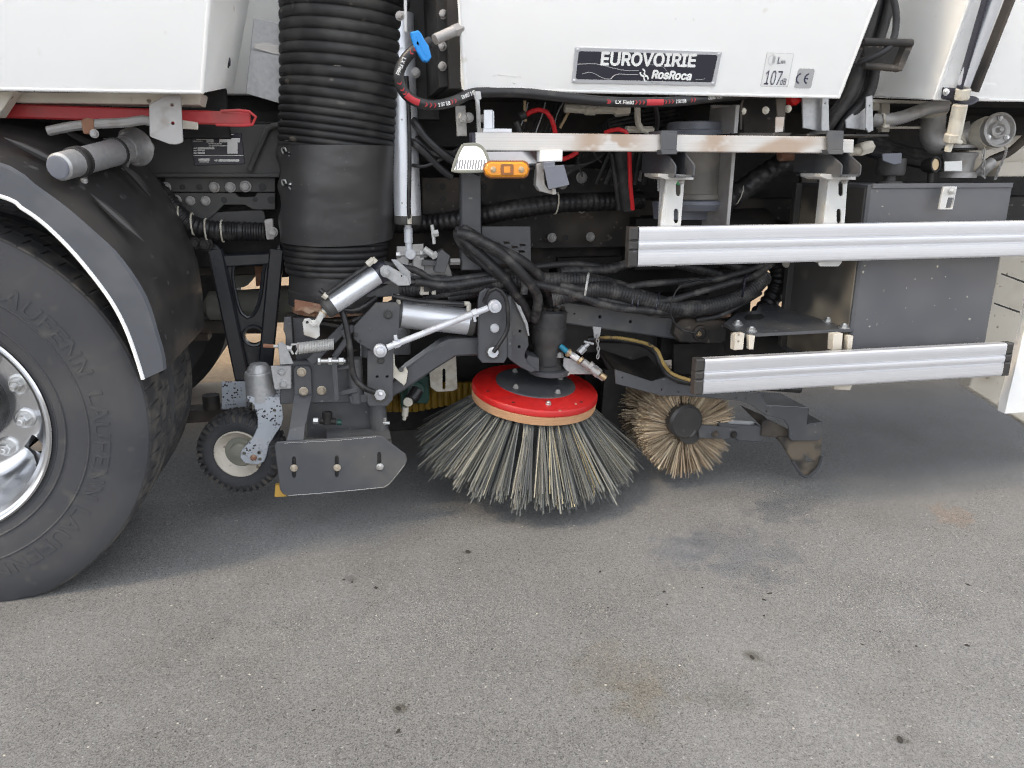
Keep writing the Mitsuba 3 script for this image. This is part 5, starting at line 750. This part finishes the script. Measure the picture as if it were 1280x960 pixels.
A('plate_slot', slab([G(a, b, fp+.0014) for a, b in nums('930,397 934,393 952,392 956,396 950,399 934,400')], .001, .0003), 'hub_black', lp)

# ================================================================ suction head: castor wheel, deflector plate
cw = group('castor_wheel', 'small black rubber castor wheel in a speckled zinc fork'); wc = P(303, 562, .45); wa = unit((.20, 1, .02)); k = S(.45); R = 55*k
A('tyre', lathe(wc-wa*.05, wa, [(.012, 31*k), (.004, 36*k), (0, 42*k), (.003, 47*k), (.012, 51.5*k), (.03, R*.955), (.07, R*.955), (.088, 51.5*k), (.1, 42*k), (.09, 31*k)], 64, ends=False), 'rubber', cw)
tb_ = []; ca_, cb_2, _ = basis(wa)
for i in range(36):
    for s0, w0, dphi in ((-.001, .036, 0), (.042, .018, .5), (.066, .036, 0)):
        ph = (i+dphi)/36*2*math.pi; q = []
        for (tt, dd) in ((s0, -.042), (s0+w0, -.046), (s0+w0, .046), (s0, .042)):
            lo = []
            for rr in (R*(.93 if .02 < tt < .08 else .80), R*1.0 if .02 < tt < .08 else R*.96): lo.append(wc-wa*.05+wa*tt+(ca_*math.cos(ph+dd)+cb_2*math.sin(ph+dd))*rr)
            q.append(lo)
        q = np.array(q); tb_.append(loft([q[:, 0], q[:, 1]], True, True))
A('tread_block', tb_, 'tread_rubber', cw, kind='stuff')
A('rim', [lathe(wc-wa*.05, wa, [(.016, 31*k), (.006, 31.5*k), (.004, 30*k), (.010, 28*k), (.024, 24*k), (.030, 20*k), (.034, 23*k)], 44, ends=False)], 'cream_paint', cw, 'dirty cream castor rim'); A('hub', lathe(wc-wa*.05, wa, [(.036, 23.5*k), (.034, 14*k), (.018, 12*k), (.012, 6*k)], 36), 'grey_green', cw)
fk = A('fork', [plate('312,497 345,498 352,506 354,522 352,531 336,556 333,570 330,577 322,581 306,579 300,572 302,563 316,547 322,534 322,522 318,510', .375, .007, 1, .002, holes='343,513,2.4 305,567,2.6 306,575,2.4 324,566,2.6 325,574,2.4'), plate('308,496 350,497 350,504 312,503', .375, .10, 1)], 'caster_zinc', cw, 'zinc fork speckled with dark chips', sm=25); bolts('317,572,3.4', .372, 3.4, 'rust', cw)
A('swivel', [lathe(P(327, 500, .42), (0, 0, 1), [(0, 16*k), (.004, 18.3*k), (.095, 18*k), (.10, 17*k), (.101, 14.5*k), (.112, 14*k), (.126, 10*k), (.131, 3*k)], 36)], 'galvanised', cw, 'galvanised swivel post of the castor wheel')
gs = A('hinge_strap', [plate('338,458 364,457 364,486 343,487 340,470', .345, .012, 0, .002)], 'galvanised', SW, 'pale galvanised strap bolted beside the castor post'); bolts('352,464,4.5 354.5,480,4.5', .345, 4.5, 'galvanised', gs)
mh = A('head_plate', [plate('350,453 440,450 440,503 350,505', .372, .02, 0, .003)], 'grey_paint', SW, 'dark grey mounting plate of the suction head'); bolts('402,488,5', .37, 5, 'yellow_zinc', mh)
st_ = A('hanger_strap', [plate('367,462 369,458 386,458 389,462 390,494 368,494', .352, .010, 1, .002), loft([np.array([P(a, b, y) for a, b, y in nums('368,494,.352 390,494,.352 390,496,.362 368,496,.362')]), np.array([P(a, b, y) for a, b, y in nums('362,536,.262 381,532,.262 382,534,.272 362,537,.272')]), np.array([P(a, b, y) for a, b, y in nums('357,556,.250 379,552,.250 380,556,.260 358,558,.260')])], True, True)], 'grey_paint', SW, 'bent grey hanger strap above the deflector plate', sm=25); bolts('377,465,4.8 379.5,489,4.8', .350, 5, 'yellow_zinc', st_)
A('stop_plate', [plate('414,448 421,445 424,500 418,503', .29, .012, 0), beam(P(420, 461, .32), P(446, 456, .32), .02, .012), beam(P(422, 492, .32), P(446, 487, .32), .02, .016)], 'grey_paint', SW); sbt = A('stop_bolt', [rod(P(397, 451.5, .29), P(432, 451, .29), S(.29, 3), 14)], 'zinc', SW, 'shiny threaded stop bolt'); A('nut', [rod(P(397, 451.5, .29), P(401, 451.5, .29), S(.29, 5), 6)], 'zinc', sbt, sm=25); A('nut', [rod(P(410, 451.3, .29), P(415, 451.3, .29), S(.29, 5), 6)], 'zinc', sbt, sm=25); A('nut', [rod(P(423, 451, .29), P(430, 451, .29), S(.29, 5), 6)], 'zinc', sbt, sm=25)
A('hinge_pin', [lathe(P(446, 502, .34), (0, 0, 1), [(0, S(.34, 10)), (.15, S(.34, 10))], 24), plate('436,495 462,493 460,503 438,504', .32, .06, 1), rod(P(459, 420, .36), P(460, 446, .36), .02)], 'grey_paint', SW)
A('valve', [rod(P(409, 530, .33), P(409, 515, .33), S(.33, 6.5), 16), rod(P(400, 526, .33), P(420, 527, .33), S(.33, 4.5), 12)], 'chassis_dark', SW, 'small black valve with zinc nuts above the deflector plate'); A('valve_nut', rod(P(391, 526, .33), P(398, 526, .33), S(.33, 4.5), 6), 'zinc', SW+'__valve', sm=25); A('valve_nut', rod(P(421, 528, .33), P(427, 528, .33), S(.33, 4), 8), 'dark_green', SW+'__valve', sm=25)
A('chute', [plate('384,505 432,500 470,503 476,540 408,548 384,546', .40, .02, 0), sweep(np.array([P(470, 500, .38), P(475, 540, .38)]), circ(.03, 20))], 'grey_paint', SW, 'dark grey curved chute of the suction head')
A('chute_lip', [loft([np.array([P(a, b, y) for a, b, y in nums(s)]) for s in ('408,536,.38 446,537,.38 484,534,.38', '408,541,.34 447,542,.34 487,539,.34', '409,552,.31 447,553,.31 489,549,.31')], False)], 'grey_paint', SW, sm=50)
A('short_bolt', [rod(P(473, 528, .36), P(487, 529, .36), S(.36, 2.6)), rod(P(481, 522, .36), P(481, 531, .36), S(.36, 2.4), 8)], 'zinc', SW)
dp_ = A('deflector_plate', [plate('343,557 346,553 470,545 478,546 507,568 509,575 507,581 487,605 481,609.5 362,620 354,618 350,612', .238, .008, 1, .002, slots=[slot(367.5, 584, 5, 27), slot(421, 583, 5, 27), slot(474, 577, 5, 24)])], 'grey_paint', SW, 'grey six sided deflector plate with three bolted slots')
A('backing_plate', [plate('355,560 380,558 380,604 357,606', .2475, .004, 1), plate('408,560 436,558 436,604 408,606', .2475, .004, 1), plate('462,552 490,551 490,596 462,600', .2475, .004, 1)], 'black_plastic', dp_)
for x, y, m_ in ((367.5, 585, 'yellow_zinc'), (421.5, 584.5, 'yellow_zinc'), (475, 583.5, 'zinc')): A('bolt', bp(x, y, .236, 4, washer=1.25), m_, dp_, sm=25)
A('worn_edge', [tb('360,619.5,.2375 400,616.5,.2375 440,613,.2375 480,609,.2375', .0008, n=6), tb('480,609,.2375 487,604.5,.2375 506,581,.2375', .0007, n=6), tb('355,554,.2375 420,550.5,.2375 470,546,.2375', .0005, n=6)], 'galv_bright', dp_, kind='stuff')
A('yellow_skid', plate('344,607 352,606 358,621 343,621.5', .25, .02), 'skid_yellow', SW, 'small orange yellow skid below the deflector plate')
# deeper parts of the suction head
A('duct_box', [noisy(box(P(380, 0, .7)[0], P(760, 0, .7)[0], .84, 1.9, .14, .46), .004, 12), box(P(500, 0, .7)[0], P(700, 0, .7)[0], .80, .84, .46, .80)], 'chassis_dark', SW)
A('subframe', [box(P(500, 0, .9)[0], P(930, 0, .9)[0], .9, 1.5, .47, .80), box(P(560, 0, .7)[0], P(900, 0, .7)[0], .62, .70, .62, .70), box(P(830, 0, .7)[0], P(960, 0, .7)[0], .55, .75, .46, .60)], 'chassis_dark', SW)
yf = group('yellow_flap', 'ribbed yellow flap half hidden behind the side brush')
for i in range(15):
    x = 486+i*8; A('rib', sweep(np.array([P(x, 478, .74), P(x+1, 514-max(0, i-4)*1.6, .74)]), circ(S(.74, 4.6), 8)), 'yellow', yf)
A('cream_bracket', [plate('536,455 570,443 572,486 566,489 546,490 538,484 537,468', .60, .01, 1, .002, slots=[slot(555, 474, 4, 26)])], 'ivory', SW, 'dirty cream bracket with a keyhole slot behind the arm')
A('green_housing', [plate('503,480 532,466 537,472 537,500 534,505 508,504', .64, .06, 1, .004), rod(P(520, 488, .60), P(520, 488, .66), S(.62, 12), 24), plate('500,480 508,476 510,510 502,512', .66, .04)], 'dark_green', SW, 'dark green housing in the shade behind the bristles')
A('black_tube', rod(P(522, 486, .5), P(514, 500, .48), S(.5, 9), 18), 'cable', SW); A('lever_knob', [lathe(P(510, 502.5, .47), (-.2, -1, .2), [(-.02, S(.47, 5)), (-.012, S(.47, 6.5)), (.004, S(.47, 6.5)), (.008, S(.47, 5.5))], 24), rod(P(507, 509, .48), P(506, 520, .48), S(.48, 4.4), 14), rod(P(506, 520, .48), P(505, 525, .48), S(.48, 2.6), 10)], 'ivory', SW, 'cream round knob left of the bristles')

# ================================================================ rear broom: drum of beige bristles under its frame
bm = group('drum_broom', 'round drum broom with dirty beige bristles behind the red disc brush'); oc = P(857, 537, .38); k = S(.38); oa = unit((-.03, 1, 0)); o1, o2, _ = basis(oa); rg2 = np.random.default_rng(31)
A('core', lathe(oc+oa*.03, oa, [(0, 30*k), (1.5, 30*k)], 24), 'bristle_beige_2', bm)
palb = np.array([(.58, .47, .33), (.70, .60, .44), (.34, .25, .17), (.48, .37, .25)])
for ri in range(9):
    n = 34 if ri < 5 else 26; off_ = ri*(.022 if ri < 5 else .05) - (.05 if ri >= 5 else 0)
    for i in range(n):
        a = 2*math.pi*(i+.5*(ri % 2))/n + rg2.normal(0, .03); items = []
        for j in range(20 if ri < 2 else 12):
            da = rg2.normal(0, .055); r0 = rg2.uniform(.26, .42)*70*k; r1 = 70*k*rg2.uniform(.86, 1.02)*(1.05 if -2.2 < math.sin(a) < 0 else 1); y0 = off_+rg2.normal(0, .004); y1 = off_-.012+rg2.normal(0, .015)-(.02 if ri == 0 else 0)*rg2.uniform(0, 1)
            d0 = o1*math.cos(a+da*.6)+o2*math.sin(a+da*.6); d1 = o1*math.cos(a+da*1.3)+o2*math.sin(a+da*1.3)
            low_tone = .62 if (d1[2] < -.15 and rg2.uniform() < .75) else 1  # most bristles pointing downward take a darker tone
            items.append((np.array([oc+d0*r0+oa*y0, oc+d1*r1+oa*y1]), palb[rg2.choice(4, p=[.34, .3, .16, .2])]*rg2.uniform(.7, 1.15)*np.array([1, .95+.05*low_tone, .9+.1*low_tone])*low_tone))
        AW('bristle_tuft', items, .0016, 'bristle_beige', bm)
A('hub', [lathe(P(857, 527, .335), oa, [(-.012, 22*k), (-.004, 25.5*k), (.05, 25.5*k)], 40), rod(P(862, 539, .33), P(862, 539, .36), 9*k), lathe(P(864, 541, .345), oa, [(0, 16.5*k), (.002, 18*k), (.022, 18*k)], 36), lathe(P(863, 541.5, .343), oa, [(0, 1.8*k), (.001, 1.8*k)], 10)], 'black_plastic', bm, 'black round hub at the end of the drum broom')
ba = A('broom_arm', [plate('872,531 924,535 924,549 874,548', .338, .012, 1, .002), plate('900,529 950,532 957,539 955,550 948,553 922,551 922,536 900,534', .345, .05, 1, .004)], 'grey_paint', SW, 'grey arm carrying the hub of the drum broom'); bolts('894,542.5,4.5 917,543,4.5', .337, 4.5, 'chassis', ba)
fpx = nums('769,462 815,477 834,471 848,480 900,486 950,492 959,507 1011,510 1009,531 1029,528 1026,549 1023,551 990,551 987,548 986,533 980,525 957,519 940,507 925,501 857,495 827,495 770,480')
A('broom_frame', [plate(fpx, .30, .008, 0, .002, holes='778,472,1.2 827,487,1.4 920,497,1.4 932,498,1.4 958,514,1.4 848,490,1.2')], 'grey_paint', SW, 'dark grey cut plate frame above the drum broom')
up_ = fpx[:10]; f0 = np.array([P(a, b, .308) for a, b in up_]); f1 = f0+[0, .20, .0]
for s in (1, 2, 3): f1[s-1] += [0, .0, .03]
A('frame_top', [loft([f0, f1], False), loft([f0-[0, 0, .006], f1-[0, 0, .006]], False)], 'chassis_dark', SW+'__broom_frame', sm=20)
A('hood', [box(P(800, 0, .6)[0], P(960, 0, .6)[0], .62, 1.9, P(0, 486, .6)[2], P(0, 440, .6)[2]), box(P(700, 0, .6)[0], P(880, 0, .6)[0], .60, 1.9, P(0, 470, .6)[2]-.02, P(0, 425, .6)[2]), plate('742,428 800,430 850,470 760,462', .56, .02), plate('756,462 782,462 782,540 770,560 750,545', .62, .03)], 'black_plastic', SW)
A('striped_hose', [tb('735,424,.52 770,424,.48 803,430,.42 820,440,.36 826,455,.33 838,470,.28 862,478,.24 900,481,.14 960,484,.10 1000,487,.10', S(.3, 5), n=12)], 'cable', SW, 'black hose with a yellow stripe winding to the broom frame'); [A('yellow_stripe', m_, 'yellow_hose', SW+'__striped_hose') for m_ in [tb('745,422.5,.485 770,422,.455 803,428,.395 821,437,.335 829,454,.302 841,467.5,.252 863,475.5,.212', S(.3, 2.6), n=8), tb('930,481.5,.088 960,482,.085 985,483.5,.085', S(.1, 2), n=8)]]
sq = A('rubber_flap', [noisy(plate('972,547 1028,545 1027,572 1023,583 1013,594 1006,596 1000,590 990,576 980,560', .325, .010, 1, .004, slots=[[(1003, 555), (1014, 555), (1021, 565), (1019, 577), (1010, 578), (1003, 568)]]), .003, 40)], 'flap_brown', SW, 'worn brown rubber flap with a hole hanging from the broom frame')
A('flap_rim', [tb('990,576,.315 1000,591,.315 1006,596,.315 1013,594,.315 1023,583,.315 1027,570,.315', .006, n=8)], 'rubber', sq); A('flap_link', [plate('953,526 962,525 988,538 990,551 975,548 952,545', .335, .01, 2), plate('928,508 955,520 985,548 980,556 950,530', .38, .02)], 'chassis', SW)
